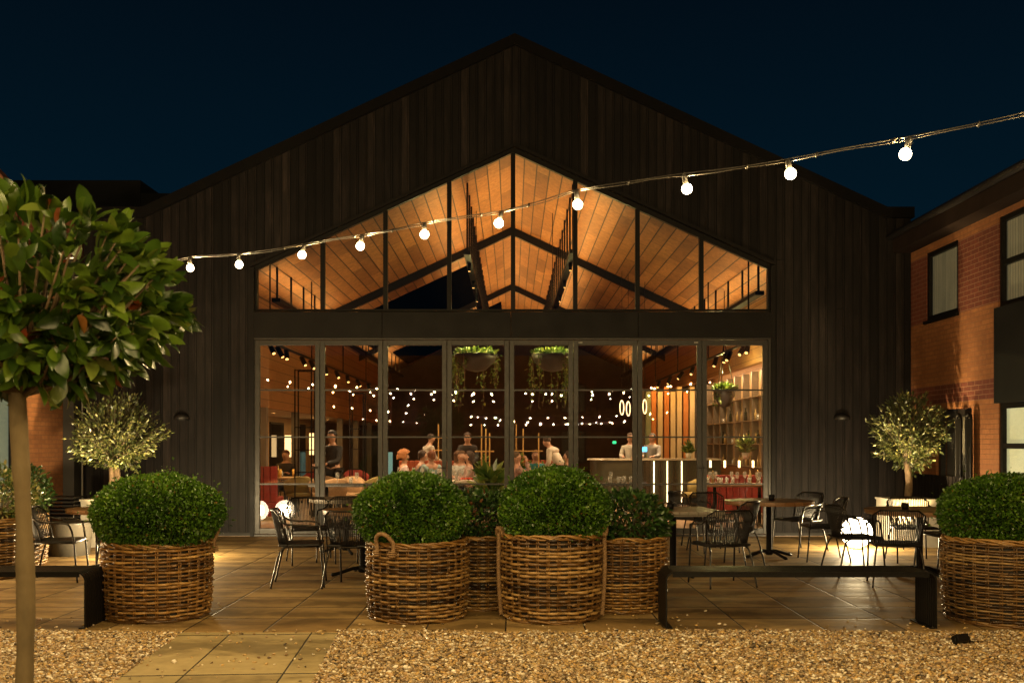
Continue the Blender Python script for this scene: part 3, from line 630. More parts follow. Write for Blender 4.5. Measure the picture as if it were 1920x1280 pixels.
def basket_rim(R0, H, seed):
    r = random.Random(seed+5); mb = MB()
    for k in range(5):   # plaited rolled border, loosely twisted rods
        ph = r.uniform(0, 6.28); pa = []
        for i in range(90):
            a = 2*pi*i/90; pa.append(((R0+.013*sin(a*7+ph))*cos(a), (R0+.013*sin(a*7+ph))*sin(a), H-.012+.017*cos(a*7+ph)+.006*sin(2*a+seed)))
        mb.tint = r.uniform(.3,.8); mb.tube(pa, .0095, 5, closed=True)
    return mb
def basket_foot(R0, seed):
    r = random.Random(seed+6); mb = MB()
    for k in range(3):   # foot border
        ph = r.uniform(0, 6.28)
        pa = [((R0*.955+.008*sin(a*6+ph))*cos(a), (R0*.955+.008*sin(a*6+ph))*sin(a), .016+.010*cos(a*6+ph)) for a in [2*pi*i/70 for i in range(70)]]
        mb.tint = r.uniform(.2,.6); mb.tube(pa, .010, 5, closed=True)
    return mb
def twisted(path, r, pitch, mb, strands=3):
    P_ = [Vector(p) for p in path]; n = len(P_)
    L = [0]
    for i in range(1, n): L.append(L[-1]+(P_[i]-P_[i-1]).length)
    for s_ in range(strands):
        out = []
        for i in range(n):
            T = (P_[min(i+1,n-1)]-P_[max(i-1,0)]).normalized(); N = T.cross(Vector((0,0,1)) if abs(T.z) < .9 else Vector((0,1,0))).normalized(); Bn = T.cross(N)
            a = 2*pi*L[i]/pitch+2*pi*s_/strands; out.append(P_[i]+(N*cos(a)+Bn*sin(a))*r*.55)
        mb.tint = .3+.2*s_; mb.tube(out, r*.62, 6)
def resample(pts, step=.008):
    P_ = [Vector(p) for p in pts]; out = []
    for i in range(len(P_)-1):
        a, b = P_[max(i-1,0)], P_[i]; c, d = P_[i+1], P_[min(i+2,len(P_)-1)]; n = max(2, int((c-b).length/step))
        for k in range(n):
            t = k/n; out.append(.5*((2*b)+(c-a)*t+(2*a-5*b+4*c-d)*t*t+(3*b-a-3*c+d)*t**3))
    out.append(P_[-1]); return out
def basket(c, R0, H, seed, label, group, handles=(), straps=(), rows=21):
    t = empty('wicker_basket', c, 0, label, 'basket planter', group)
    weave(R0, H, seed, rows).build('woven_side', WICK, t); basket_rim(R0, H, seed).build('rim', WICK, t); basket_foot(R0, seed).build('foot_border', WICK, t)
    so = MB().lathe([(0,H-.05),(R0*.9,H-.06)], 28); so.build('soil', SOIL, t)
    MB().lathe([(R0*.90,0.005),(R0*.925,H-.03)], 28).build('liner', simple('black_liner', (.010,.009,.008), None, 9, .7) if 'black_liner' not in bpy.data.materials else bpy.data.materials['black_liner'], t)
    for a in handles:
        m = MB(); u = Vector((cos(a), sin(a), 0)); v = Vector((-sin(a), cos(a), 0)); z = Vector((0,0,1)); o = u*(R0+.018)
        loop = [o-v*.085+z*(H-.10)]+[o+v*(-.088*cos(q))+z*(H-.01+.095*sin(q))+u*.045*sin(q) for q in [pi*i/8 for i in range(9)]]+[o+v*.085+z*(H-.10)]
        twisted(resample(loop), .017, .05, m)
        for sd in (-1, 1):
            for q in range(3): m.tube([o+v*(.085*sd)+z*(H-.10+.018*q)+u*.012+v*.026*cos(b)+z*.008*sin(b)*0+u*.022*sin(b) for b in [2*pi*i/10 for i in range(10)]], .006, 5, closed=True)
        m.build('handle', ROPE, t)
    for a in straps:
        m = MB(); u = Vector((cos(a), sin(a), 0)); v = Vector((-sin(a), cos(a), 0)); z = Vector((0,0,1))
        def rd(h): return R0*(1+.02*sin(pi*h/H)-.05*(1-h/H)**2)+.030
        ln = [u*rd(h)+z*h for h in [.03+(H-.03)*i/8 for i in range(9)]]+[u*(R0+.012)+z*(H+.035)]
        twisted(resample(ln), .019, .055, m)
        m.build('rope_strap', ROPE, t)
        k = MB(); kn = [u*(R0+.02)+v*(.045*cos(b))+z*(H+.02+.030*sin(2*b))+u*.03*sin(b) for b in [2*pi*i/36 for i in range(37)]]; twisted(kn, .017, .05, k); k.build('rope_knot', ROPE, t)
    return t
FG = 'large wicker basket planters in front of the patio'
BG = 'clipped box balls growing in the front baskets'
def cpos(px, Y): return (gx(px, Y), Y, 0)
basket(cpos(296, 8.82), .445, .655, 1, 'wicker basket at the end of the left bench, rope handle at its right back', FG, handles=(R(22),))
basket(cpos(783, 8.78), .425, .665, 2, 'wicker basket with a rope loop handle at its front left', FG, handles=(R(238),))
basket(cpos(908, 9.42), .41, .66, 3, 'wicker basket half hidden between and behind the two middle baskets', FG)
basket(cpos(1034, 8.76), .425, .725, 4, 'tallest wicker basket, with twisted rope straps and knots down both sides', FG, straps=(R(-12), R(188)))
basket(cpos(1165, 9.25), .40, .655, 5, 'wicker basket set back to the right of the roped one, beside the black bench end', FG, rows=24)
basket(cpos(1886, 8.62), .495, .70, 6, 'wide wicker basket at the right edge of the picture', FG, rows=27)
basket(cpos(-24, 11.4), .42, .66, 7, 'brightly lit wicker basket behind the bay tree stem at the left edge', FG)
basket(cpos(28, 12.5), .36, .62, 8, 'small wicker basket half hidden behind the lit one at the far left', FG)
box_ball((*cpos(299, 8.8)[:2], .855), .545, .375, 21, 'wide flattened box ball in the basket beside the left bench', BG)
box_ball((*cpos(773, 8.78)[:2], .855), .485, .375, 22, 'round box ball in the basket with the front loop handle', BG)
box_ball((*cpos(1040, 8.76)[:2], .895), .475, .385, 23, 'tallest box ball, in the basket with rope straps', BG)
box_ball((*cpos(1890, 8.62)[:2], .875), .55, .345, 24, 'dark box ball in the wide basket at the right edge', BG)
def loose_shrub(c, rx, rz, n, mat, label, group, size=(.04,.07)):
    t = empty('leafy_shrub', c, 0, label, 'shrub', group)
    d = sphere_dirs(n, -.8); r = rng.uniform(.55,1.04,(n,1))**.6*lump(d, int(abs(c[0])*100), .10)[:,None]
    p = d*r*np.array([rx,rx,rz]); ax = d+rng.normal(0,.6,(n,3)); ax[:,2] += .2
    leaf_cloud('foliage', p, ax, rng.uniform(*size,n), 'full', mat, t, None, True)
    st = MB()
    for i in range(40):
        q = d[i]*np.array([rx,rx,rz])*.95; st.tube([(0,0,-rz*1.05),(q[0]*.4,q[1]*.4,q[2]*.4-rz*.35),tuple(q)], [.009,.006,.003], 5)
    st.build('stems', BARK, t); return t
SG = 'loose leafy shrubs growing in the set back baskets'
loose_shrub((*cpos(896, 9.42)[:2], .80), .38, .27, 2300, SHRL, 'loose dark leafy shrub between the two middle box balls', SG)
loose_shrub((*cpos(1178, 9.25)[:2], .80), .38, .27, 2300, SHRL, 'loose dark leafy shrub right of the tallest box ball', SG)
loose_shrub((*cpos(-8, 11.4)[:2], .90), .44, .34, 1500, VARL, 'variegated cream and green shrub in the lit basket behind the bay tree stem', SG)
loose_shrub((*cpos(48, 12.5)[:2], .90), .30, .33, 1100, SHRL, 'dark shrub in the small far basket at the left', SG)

# ---- standard bay tree in the foreground
bt = empty('bay_tree', (gx(31,4.2), 4.2, 0), 0, 'clipped standard bay tree in the left foreground, glossy leaves on a bare pale stem', 'tree')
tk = MB(); rr = random.Random(3); pa = []; ra = []
for i in range(24):
    z = 1.78*i/23; pa.append((.026*sin(z*2.1)+.010*z+(.0), .01*sin(z*2.3), z)); ra.append(.0375+.003*sin(z*9)+(.0035 if i in (7,13,18) else 0)-.003*z)
tk.tube(resample(pa, .012), [r_ for r_ in np.interp(np.linspace(0,1,len(resample(pa, .012))), np.linspace(0,1,24), ra)*(1+rng.normal(0,.012,len(resample(pa, .012))))], 18)
tk.build('trunk', BARK, bt)
cc = np.array([.05, 0, 2.09]); lim = MB(); tips = []; 
D = sphere_dirs(150, -.8); LR = lump(D, 5, .10)
for i, d in enumerate(D):
    e = cc+d*LR[i]*np.array([.64,.60,.39])*rr.uniform(.8,1.03); b = np.array([.03,0,1.70]); mid = b+(e-b)*.5+np.array([0,0,.06*rr.uniform(-1,1)])
    lim.tube([tuple(b), tuple(mid), tuple(e)], [.012,.007,.003], 6); tips.append((b,mid,e,d))
lim.build('branches', simple('brown_twig', (.13,.075,.035), (.07,.05,.02), 20, .7), bt)
pts = []; axs = []
for b, mid, e, d in tips:
    for q in range(13):
        t = rr.uniform(.25,1.02)**.7; p = (mid+(e-mid)*((t-.5)*2) if t > .5 else b+(mid-b)*(t*2)); pts.append(p+rng.normal(0,.012,3)); a = d*.8+rng.normal(0,.7,3); axs.append(a)
    for q in range(5): pts.append(e+rng.normal(0,.01,3)); axs.append(d*1.3+rng.normal(0,.55,3))
pts = np.array(pts); axs = np.array(axs); n = len(pts)
leaf_cloud('leaves', pts, axs, rng.uniform(.075,.135,n), 'full', BAYL, bt, None, True)

# ---- olive trees with lit crowns
def olive(c, h0, h1, rx, seed, label, gen):
    global rng
    t = empty('olive_tree', c, 0, label, 'olive tree', 'uplit olive trees against the barn')
    r = random.Random(seed); tr = MB()
    for (dx, rad) in gen: tr.tube([(dx*.6,0,.45),(dx,.01,h0*.55),(dx*.8+.02,0,h0*.85),(dx*.5,0,h0+.15),(0,0,h0+.3)], [rad*1.15,rad,rad*.95,rad*.9,rad*.5], 12)
    tr.build('trunk', OBARK, t)
    cz_ = (h0+h1)/2+.03; rz = (h1-h0)/2; br = MB(); pts = []; axs = []
    for i in range(300):
        d = np.array([r.gauss(0,1), r.gauss(0,1), r.gauss(.15,1)]); d /= np.linalg.norm(d); k = r.uniform(.72,1.06)*(1+.14*sin(d[0]*5+seed)*cos(d[2]*4))
        e = np.array([0,0,cz_])+d*k*np.array([rx*(1.08-.30*max(0,d[2])),rx,rz]); b = np.array([0,0,h0+.05+.35*r.random()*rz]); mid = b*.5+e*.5+np.array([0,0,.03])
        br.tube([tuple(b), tuple(mid), tuple(e)], [.011,.005,.0025], 5)
        for q in range(26):
            u = r.uniform(.30,1.0); p = b*(1-u)**2+2*mid*u*(1-u)+e*u*u; pts.append(p+np.array([r.gauss(0,.016) for _ in range(3)])); axs.append(d*.9+np.array([r.gauss(0,.5),r.gauss(0,.5),r.gauss(.25,.45)]))
    br.build('branches', bpy.data.materials.get('olive_twig') or simple('olive_twig', (.09,.065,.035), (.04,.03,.018), 20, .8), t); pts = np.array(pts); leaf_cloud('leaves', pts, np.array(axs), rng.uniform(.05,.085,len(pts)), 'long', OLIL, t)
    return t
def planter(c, s, h, label):
    m = MB(); m.box(-s,s,-s,-s+.03,0,h); m.box(-s,s,s-.03,s,0,h); m.box(-s,-s+.03,-s+.03,s-.03,0,h); m.box(s-.03,s,-s+.03,s-.03,0,h); m.box(-s-.015,s+.015,-s-.015,-s+.045,h+.001,h+.03); m.box(-s-.015,s+.015,s-.045,s+.015,h+.001,h+.03); m.box(-s-.015,-s+.045,-s+.045,s-.045,h+.001,h+.03); m.box(s-.045,s+.015,-s+.045,s-.045,h+.001,h+.03)
    t = empty('square_planter', c, 0, label, 'planter', 'pale planters under the olive trees'); m.build('box', simple('pale_stone_planter', (.30,.27,.22), (.22,.20,.16), 6, .7) if 'pale_stone_planter' not in bpy.data.materials else bpy.data.materials['pale_stone_planter'], t)
    MB().add([(-s+.03,-s+.03,h-.06),(s-.03,-s+.03,h-.06),(s-.03,s-.03,h-.06),(-s+.03,s-.03,h-.06)], [(0,1,2,3)]).build('soil', SOIL, t)
def uplight(c, target, w, label, sz=1.25, blend=.7):
    t = empty('spike_spotlight', c, 0, label, 'spotlight')
    MB().tube([(0,0,-.05),(0,0,.03)], .008, 8).build('spike', BLACKM, t)
    d = (Vector(target)-Vector(c)).normalized(); h = MB(); h.tube([Vector((0,0,.05))-d*.04, Vector((0,0,.05))+d*.05], [.022,.03], 14); h.build('head', BLACKM, t)
    MB().tube([Vector((0,0,.05))+d*.051, Vector((0,0,.05))+d*.053], .024, 14).build('lens', emis('lit_lens', WARM, 25) if 'lit_lens' not in bpy.data.materials else bpy.data.materials['lit_lens'], t)
    ld = bpy.data.lights.new('uplight_beam', 'SPOT'); ld.energy = w; ld.color = WARM; ld.spot_size = sz; ld.spot_blend = blend; ld.shadow_soft_size = .03
    lo = bpy.data.objects.new('uplight_beam', ld); COL.objects.link(lo); lo.parent = t; lo.location = Vector((0,0,.05))+d*.06; lo.rotation_euler = d.to_track_quat('-Z','Y').to_euler()
YO = 14.9
oc = cpos(1702, YO); planter(oc, .34, .66, 'pale square planter holding the right olive tree'); olive(oc, CAMH+(HZ-884)/F*YO, CAMH+(HZ-733)/F*YO, .56, 4, 'round headed olive tree lit from below at the right end of the barn', [(0,.055)])
uplight((oc[0]-.30, oc[1]-.62, .03), (oc[0]+.05, oc[1], 1.75), UP_W, 'small spotlight on the paving by the right olive planter, aimed up the trunk')
oc = cpos(213, YO); planter(oc, .34, .66, 'pale square planter holding the left olive tree'); olive(oc, CAMH+(HZ-885)/F*YO, CAMH+(HZ-733)/F*YO, .66, 9, 'twin stemmed olive tree lit from below at the left end of the barn', [(-.055,.045),(.06,.05)])
uplight((oc[0]+.30, oc[1]-.62, .03), (oc[0]-.05, oc[1], 1.75), UP_W, 'small spotlight on the paving by the left olive planter, aimed up the stems')
# ================================================================== BENCHES
def bench(x0, x1, label):
    Y0, Y1, H = 8.17, 8.60, .462; t = empty('slatted_bench', ((x0+x1)/2, (Y0+Y1)/2, 0), 0, label, 'bench', 'black waterfall edge benches at the gravel')
    ox, oy = (x0+x1)/2, (Y0+Y1)/2; n = 10; w = (Y1-Y0)/n; th = .012; L = (x1-x0)/2
    def strip(mb, path, ya, yb):
        for i in range(len(path)-1):
            (ax, az, nx, nz), (bx, bz, mx_, mz) = path[i], path[i+1]
            mb.hexa([(ax,ya,az),(ax-nx*th,ya,az-nz*th),(ax-nx*th,yb,az-nz*th),(ax,yb,az),(bx,ya,bz),(bx-mx_*th,ya,bz-mz*th),(bx-mx_*th,yb,bz-mz*th),(bx,yb,bz)])
    rc = .075; seat = MB(); legs = {-1: MB(), 1: MB()}
    for i in range(n):
        ya = Y0-oy+w*i+.003; yb = ya+w-.009; dz = 0
        pth = []
        for k in range(9): a = pi-pi/2*k/8; pth.append((-L+rc+rc*cos(a), H-rc+rc*sin(a), cos(a), sin(a)))
        for k in range(9): a = pi/2-pi/2*k/8; pth.append((L-rc+rc*cos(a), H-rc+rc*sin(a), cos(a), sin(a)))
        strip(seat, pth, ya, yb)
        for s in (-1, 1): strip(legs[s], [(s*L, .004, s, 0), (s*L, H-rc-.0005, s, 0)], ya, yb)
    # under frame: side rails show as thin edge
    for y in (Y0-oy+.01, Y1-oy-.03): seat.box(-L+.06, L-.06, y, y+.02, H-.045, H-th-.001)
    seat.build('seat', BLACKM, t)
    for s in (-1, 1):
        legs[s].box(*(sorted((s*(L-.016), s*(L-.06)))), Y0-oy+.01, Y1-oy-.01, .0, .008); legs[s].build('leg', BLACKM, t)
bench(1.24, 3.43, 'black slatted steel bench on the right, in front of the round tables')
bench(-5.70, -3.44, 'black slatted steel bench at the left, running behind the bay tree stem')

# ================================================================== PATIO FURNITURE
def make_chair():
    t = empty('patio_armchair', (0,0,0)); r = .0105
    def fl(sx): return MB().tube(resample([(sx*.265,.245,0),(sx*.262,.225,.22),(sx*.258,.205,.44)], .05), r, 8)
    def bl(sx): return MB().tube(resample([(sx*.262,-.30,0),(sx*.235,-.235,.28),(sx*.215,-.19,.395),(sx*.20,-.12,.425)], .03), r, 8)
    for sx in (-1, 1): fl(sx).build('leg', CHAIRM, t); bl(sx).build('leg', CHAIRM, t)
    for sx in (-1, 1):
        MB().tube(resample([(sx*.258,.205,.44),(sx*.268,.185,.56),(sx*.285,.15,.628),(sx*.295,.06,.648),(sx*.298,-.06,.650),(sx*.285,-.15,.665),(sx*.262,-.205,.70)], .02), r, 8).build('armrest', CHAIRM, t)
    # curved backrest of vertical cords
    def bp(u, v):   # u -1..1 across, v 0..1 up
        hw = .225+.035*v; y = -.275+.105*abs(u)**2.2-.09*(v-.0)+.045; x = u*hw
        z = .425+.375*v-(.055*max(0,abs(u)-.72)/.28 if v > .5 else 0)
        return (x, y, z)
    bf = MB(); lo = [bp(u/12, 0) for u in range(-12, 13)]; hi = [bp(u/12, 1) for u in range(-12, 13)]
    ring = [bp(-1, v/6) for v in range(7)]+[bp(u/14, 1) for u in range(-13, 14)]+[bp(1, 1-v/6) for v in range(7)]+[bp(-u/14, 0) for u in range(-13, 14)]
    bf.tube(ring, .010, 7, closed=True); bf.build('back_frame', CHAIRM, t)
    bk = MB()
    for i in range(25):
        u = -.93+1.86*i/24; bk.tube([bp(u, v/4*.985+.005) for v in range(5)], .0058, 5)
    bk.build('backrest', CORDM, t)
    st = MB(); st.box(-.235,.235,-.225,.225,.425,.450); st.build('seat', CORDM, t, bevel=.012)
    sf = MB().tube([(.225,-.19,.425),(.25,.21,.425),(-.25,.21,.425),(-.225,-.19,.425)], .010, 7, closed=True); sf.build('seat_frame', CHAIRM, t)
    return t
chair0 = make_chair(); used = []
def chair(x, y, face, label, group):
    """face: compass angle in degrees the sitter looks (0 = away from the camera, 90 = left)"""
    o = chair0 if not used else copy_tree(chair0); used.append(1); o.location = (x, y, 0); o.rotation_euler = (0,0,R(face)); tag(o, label, 'chair', group)
CG = 'charcoal cord armchairs set round the patio tables'
def C_(px, Y, face, label): chair(gx(px, Y), Y, face, label, CG)
# right hand tables
C_(1352, 10.75, 14, 'cord armchair with its back turned, just behind the left end of the right bench')
C_(1374, 12.35, 52, 'cord armchair at the far side of the square pale slatted table')
C_(1338, 14.0, 196, 'cord armchair facing out, before the second glass door from the right')
C_(1296, 14.45, 232, 'cord armchair turned sideways, mostly hidden, left of the round slatted table')
C_(1497, 14.15, 118, 'cord armchair behind the right rim of the round slatted table, slats lit from behind')
C_(1541, 13.0, 86, 'cord armchair facing left towards the round slatted table, left of the glowing globe')
C_(1602, 11.55, -84, 'cord armchair facing right into the table, directly in front of the glowing globe')
C_(1680, 10.75, -14, 'cord armchair at the right hand table with globe light shining through its slats')
C_(1712, 12.85, 176, 'cord armchair on the far side of the right hand table, before the planter')
C_(1772, 11.9, 96, 'cord armchair at the right hand table half hidden behind the right box ball')
# left hand tables
C_(566, 10.75, -82, 'cord armchair facing right, outermost at the left hand round table')
C_(668, 10.65, -12, 'cord armchair with its back to the camera, left of the front handle basket')
C_(583, 12.7, 200, 'cord armchair facing out in front of the second glass door from the left')
C_(643, 12.9, 172, 'cord armchair with a wide back on the far side of the left hand round table')
# far left
C_(112, 11.1, -80, 'cord armchair facing right behind the left bench, beside the bay tree stem')
C_(228, 10.95, 20, 'cord armchair mostly hidden behind the left box ball, under the orange table')
C_(893, 14.6, 185, 'cord armchair by the glass showing above the shrub between the middle baskets')
def table(px, Y, rad, label, shape='round', mat=TEAK, rz=0, H=.745, zrot=.4):
    t = empty('patio_table', (gx(px,Y), Y, 0), rz, label, 'table', 'wood topped pedestal tables on the patio'); top = MB(); r = random.Random(px)
    n = 9; w = 2*rad/n
    if shape == 'round':
        for i in range(n):
            xa, xb = -rad+w*i+.003, -rad+w*(i+1)-.003; k = 6; vs = []
            up = []; dn = []
            for j in range(k+1):
                x = xa+(xb-xa)*j/k; y = math.sqrt(max(0,rad*rad-x*x)); up.append((x,y)); dn.append((x,-y))
            loop = dn+up[::-1]; m = len(loop); top.tint = r.random()
            top.add([(x,y,H-.03) for x, y in loop]+[(x,y,H) for x, y in loop], [tuple(range(m))[::-1], tuple(range(m,2*m))]+[(j,(j+1)%m,(j+1)%m+m,j+m) for j in range(m)])
        top.tint = .4; top.lathe([(rad-.05,H-.05),(rad-.005,H-.05),(rad-.005,H-.031),(rad-.05,H-.031)], 40)
    else:
        for i in range(n): top.tint = r.random(); top.box(-rad+w*i+.004, -rad+w*(i+1)-.004, -rad, rad, H-.028, H)
        top.tint = .2; top.box(-rad+.02,rad-.02,-rad+.05,-rad+.10,H-.055,H-.029); top.box(-rad+.02,rad-.02,rad-.10,rad-.05,H-.055,H-.029)
    top.build('table_top', mat, t)
    MB().lathe([(.038,.06),(.038,H-.06),(.10,H-.055),(.10,H-.050)], 18).build('column', BLACKM, t)
    b = MB()
    for i in range(4):
        a = zrot+pi/2*i; u = Vector((cos(a), sin(a), 0)); b.tube(resample([u*.02+Vector((0,0,.085)), u*.12+Vector((0,0,.075)), u*.26+Vector((0,0,.035)), u*.36+Vector((0,0,.014))], .05), [.034]*1+[.03]*0 if False else .020, 8)
    b.lathe([(0,.11),(.05,.10),(.06,.06),(.04,.03),(0,.03)], 16); b.build('base', BLACKM, t)
    return t
table(1442, 13.35, .575, 'round slatted wooden table on the right, in front of the rightmost glass door')
table(1262, 11.55, .47, 'square pale slatted table partly behind the shrub in the set back basket', 'square', GREYWOOD, R(6))
table(1724, 11.55, .60, 'round wooden table at the right, between the globe light and the right box ball')
table(680, 11.55, .45, 'round orange wooden table behind the left of the two middle box balls')
table(648, 13.9, .50, 'grey topped table close to the glass, behind the left middle box ball', 'round', GREYWOOD)
table(196, 11.75, .42, 'round orange wooden table mostly hidden behind the left box ball')
# dark grey tub pot and stacked chairs at far left
tg = MB().lathe([(0,.0),(.27,.0),(.31,.42),(.325,.44),(.29,.44),(.28,.38),(0,.37)], 32).build('round_pot', simple('dark_grey_pot', (.09,.08,.065), (.06,.055,.045), 5, .45), None, loc=(gx(128,13.6), 13.6, 0)); tag(tg, 'low dark grey round pot behind the far left armchair', 'pot')
ss = empty('chair_stack', (gx(116,14.6), 14.6, 0), 0, 'stack of black outdoor chair seats far left beside the brick wall', 'stacked chairs')
m = MB()
for i in range(6): m.box(-.27,.27,-.23,.23,.44+.055*i,.455+.055*i)
m.build('seats', CORDM, ss, bevel=.008)
m = MB()
for i in range(6):
    for sx in (-.26,.26): m.tube([(sx,.24,.05*i),(sx,.22,.44+.055*i)], .009, 6); m.tube([(sx,-.24,.05*i),(sx,-.2,.44+.055*i)], .009, 6)
m.build('frames', CHAIRM, ss)
# table top items: small dark candle pots
for (px, Y, lab) in ((1257, 11.5, 'small dark candle pot on the square slatted table'), (1447, 13.3, 'small dark candle pot on the round slatted table'), (1697, 11.5, 'small dark candle pot on the right hand round table')):
    q = MB().lathe([(0,0),(.036,0),(.040,.075),(.034,.075),(.031,.02),(0,.02)], 18).build('candle_pot', BLACKM, None, loc=(gx(px,Y), Y, .746)); tag(q, lab, 'candle holder', 'candle pots on the patio tables')
# glowing globes
def globe(x, y, rad, label):
    t = empty('globe_lamp', (x, y, 0), 0, label, 'lamp', 'glowing white globe lamps on the paving')
    m = MB(); m.lathe([(rad*sin(pi*i/20), rad+.02-rad*cos(pi*i/20)) for i in range(21)], 32); m.build('globe', GLOBEM, t); lamp_inside(t, (0,0,rad+.02), GLOBE_W, .11, (1,.76,.40)); MB().lathe([(0,0),(rad*.45,0),(rad*.45,.03),(rad*.3,.05)], 20).build('base', CREAM, t)
globe(gx(1606,14.35), 14.35, .215, 'large glowing globe on the paving behind the right hand chairs')
globe(-4.38, 13.1, .19, 'glowing globe behind the left box ball, right one of the pair reflected in the door')
globe(-4.86, 13.2, .19, 'glowing globe behind the left box ball, left one of the pair reflected in the door')
globe(-6.75, 10.6, .21, 'glowing globe just outside the left edge that lights the paving and lit basket')
# black floodlight in the gravel
fl = empty('ground_floodlight', (gx(1806,7.55), 7.55, .0), R(20), 'small black floodlight lying in the gravel on the right', 'floodlight')
b = MB(); b.box(-.055,.055,-.03,.03,.015,.075, Matrix.Rotation(R(-30),4,'X')); 
for i in range(5): b.box(-.05+.022*i,-.043+.022*i,.03,.045,.02,.07, Matrix.Rotation(R(-30),4,'X'))
b.build('body', BLACKM, fl, bevel=.004); MB().tube([(-.065,0,0),(-.065,.01,.05),(-.055,.02,.06)], .006, 6).tube([(.065,0,0),(.065,.01,.05),(.055,.02,.06)], .006, 6).build('bracket', BLACKM, fl)
MB().tube(resample([(.05,.03,.03),(.12,.05,.005),(.22,.02,.0),(.30,.06,-.03)], .03), .005, 6).build('cable', BLACKM, fl)

# ================================================================== FESTOON LIGHTS
CABLE = simple('black_rubber_cable', (.03,.026,.02), (.018,.015,.012), 30, .4); SOCK = simple('grey_plastic_socket', (.035,.032,.028), None, 20, .35)
def festoon(label, bulbs, ends, detail=True, name='festoon_lights'):
    t = empty(name, bulbs[0], 0, label, 'string lights', 'festoon strings over the yard'); o = Vector(bulbs[0]); n = len(bulbs)
    top = [Vector(b)-o+Vector((0,0,.085)) for b in bulbs]; pts = [Vector(ends[0])-o]
    for i in range(n):
        pts.append(top[i])
        if i < n-1: m = (top[i]+top[i+1])/2; pts.append(m+Vector((0,0,-.006 if i % 2 else .002)))
    pts.append(Vector(ends[1])-o); rs = resample(pts, .06 if detail else .3)
    c = MB(); c.tube(rs, .0036, 6)
    if detail: c.tube([p+Vector((0,.004*cos(i*.5),-.011+.003*sin(i*.9))) for i, p in enumerate(rs)], .0028, 6)
    if detail:
        for i in range(0, len(rs), 5): c.tube([rs[i]+Vector((-.004,0,-.016)), rs[i]+Vector((.004,0,.006))], .0055, 6)
    c.build('cable', CABLE if detail else CORDM, t)
    for i in range(n):
        tilt = Vector((random.uniform(-.3,.3), random.uniform(-.3,.3), -1)).normalized() if detail else Vector((0,0,-1))
        if detail and i == 2: tilt = Vector((.28,-.3,-1)).normalized()
        p0 = top[i]-Vector((0,0,.005)); s = MB().tube([p0, p0+tilt*.012, p0+tilt*.05, p0+tilt*.052], [.010,.014,.014,.011], 10 if detail else 5); so = s.build('socket', SOCK, t)
        rb = .0275; cb = p0+tilt*(.052+rb*.85); v, f = ico()
        if detail:
            m = MB(); m.lathe([(rb*sin(pi*q/8), -rb*cos(pi*q/8)) for q in range(9)], 12, cb); m.build('bulb', BULB, so)
        else: mesh_np('bulb', v*rb+np.array(cb), f, BULB, so)
        lamp_inside(so, cb, BULB_W, .013)
    return t
bp_ = [(1707,291),(1477,331),(1282,356),(1081,385),(940,423),(796,443),(680,464),(572,480),(448,497),(356,503),(285,516)]
Z_0 = 4.6; bl = []
for k, (px, py) in enumerate(bp_): bl.append(at(px, py, Z_0*(1+.0713*k)))
dv = (bl[10]-bl[5])/5
left_more = [bl[10]+dv*k+Vector((0,0,-.012*k+.004*k*k)) for k in range(1,7)]
right_more = [bl[0]+Vector((.468,-.328,.024+.006*k))*k for k in range(6,0,-1)]
allb = right_more+bl+left_more
festoon('string of bright festoon bulbs running across the whole picture in front of the gable', allb, (allb[0]+Vector((1.3,-.9,.35)), allb[-1]+(dv*2.2)))
def line(p, q, n, sag, label):
    p, q = Vector(p), Vector(q); b = [p.lerp(q, (i+.5)/n)+Vector((0,0,-sag*4*((i+.5)/n)*(1-(i+.5)/n))) for i in range(n)]
    festoon(label, b, (p+Vector((0,0,.1)), q+Vector((0,0,.1))), False)
line((6.4,1.4,3.4), (-7.0,2.4,3.2), 22, .35, 'festoon string over the gravel beside the camera, seen reflected highest in the doors')
line((6.4,-2.5,3.3), (-7.0,-1.2,3.3), 20, .4, 'festoon string behind the camera, reflected as the upper row in the doors')
line((6.4,-7,2.7), (-7.0,-5.2,2.9), 20, .35, 'festoon string far behind the camera, reflected between the two rows in the doors')
line((6.4,-11,2.55), (-7.0,-13,2.6), 22, .3, 'festoon string near the opposite house, reflected as the lower row in the doors')
line((5.8,-13.5,2.5), (-4.0,-3.5,2.9), 18, .4, 'slanting festoon string behind the camera, reflected in the middle doors')
# ================================================================== INSIDE THE RESTAURANT
def area(name, parent, loc, rot, sx, sy, w, col, spread=pi):
    l = bpy.data.lights.new(name, 'AREA'); l.shape = 'RECTANGLE'; l.size = sx; l.size_y = sy; l.energy = w; l.color = col; l.spread = spread
    o = bpy.data.objects.new(name, l); COL.objects.link(o); o.parent = parent; o.location = loc; o.rotation_euler = rot; return o
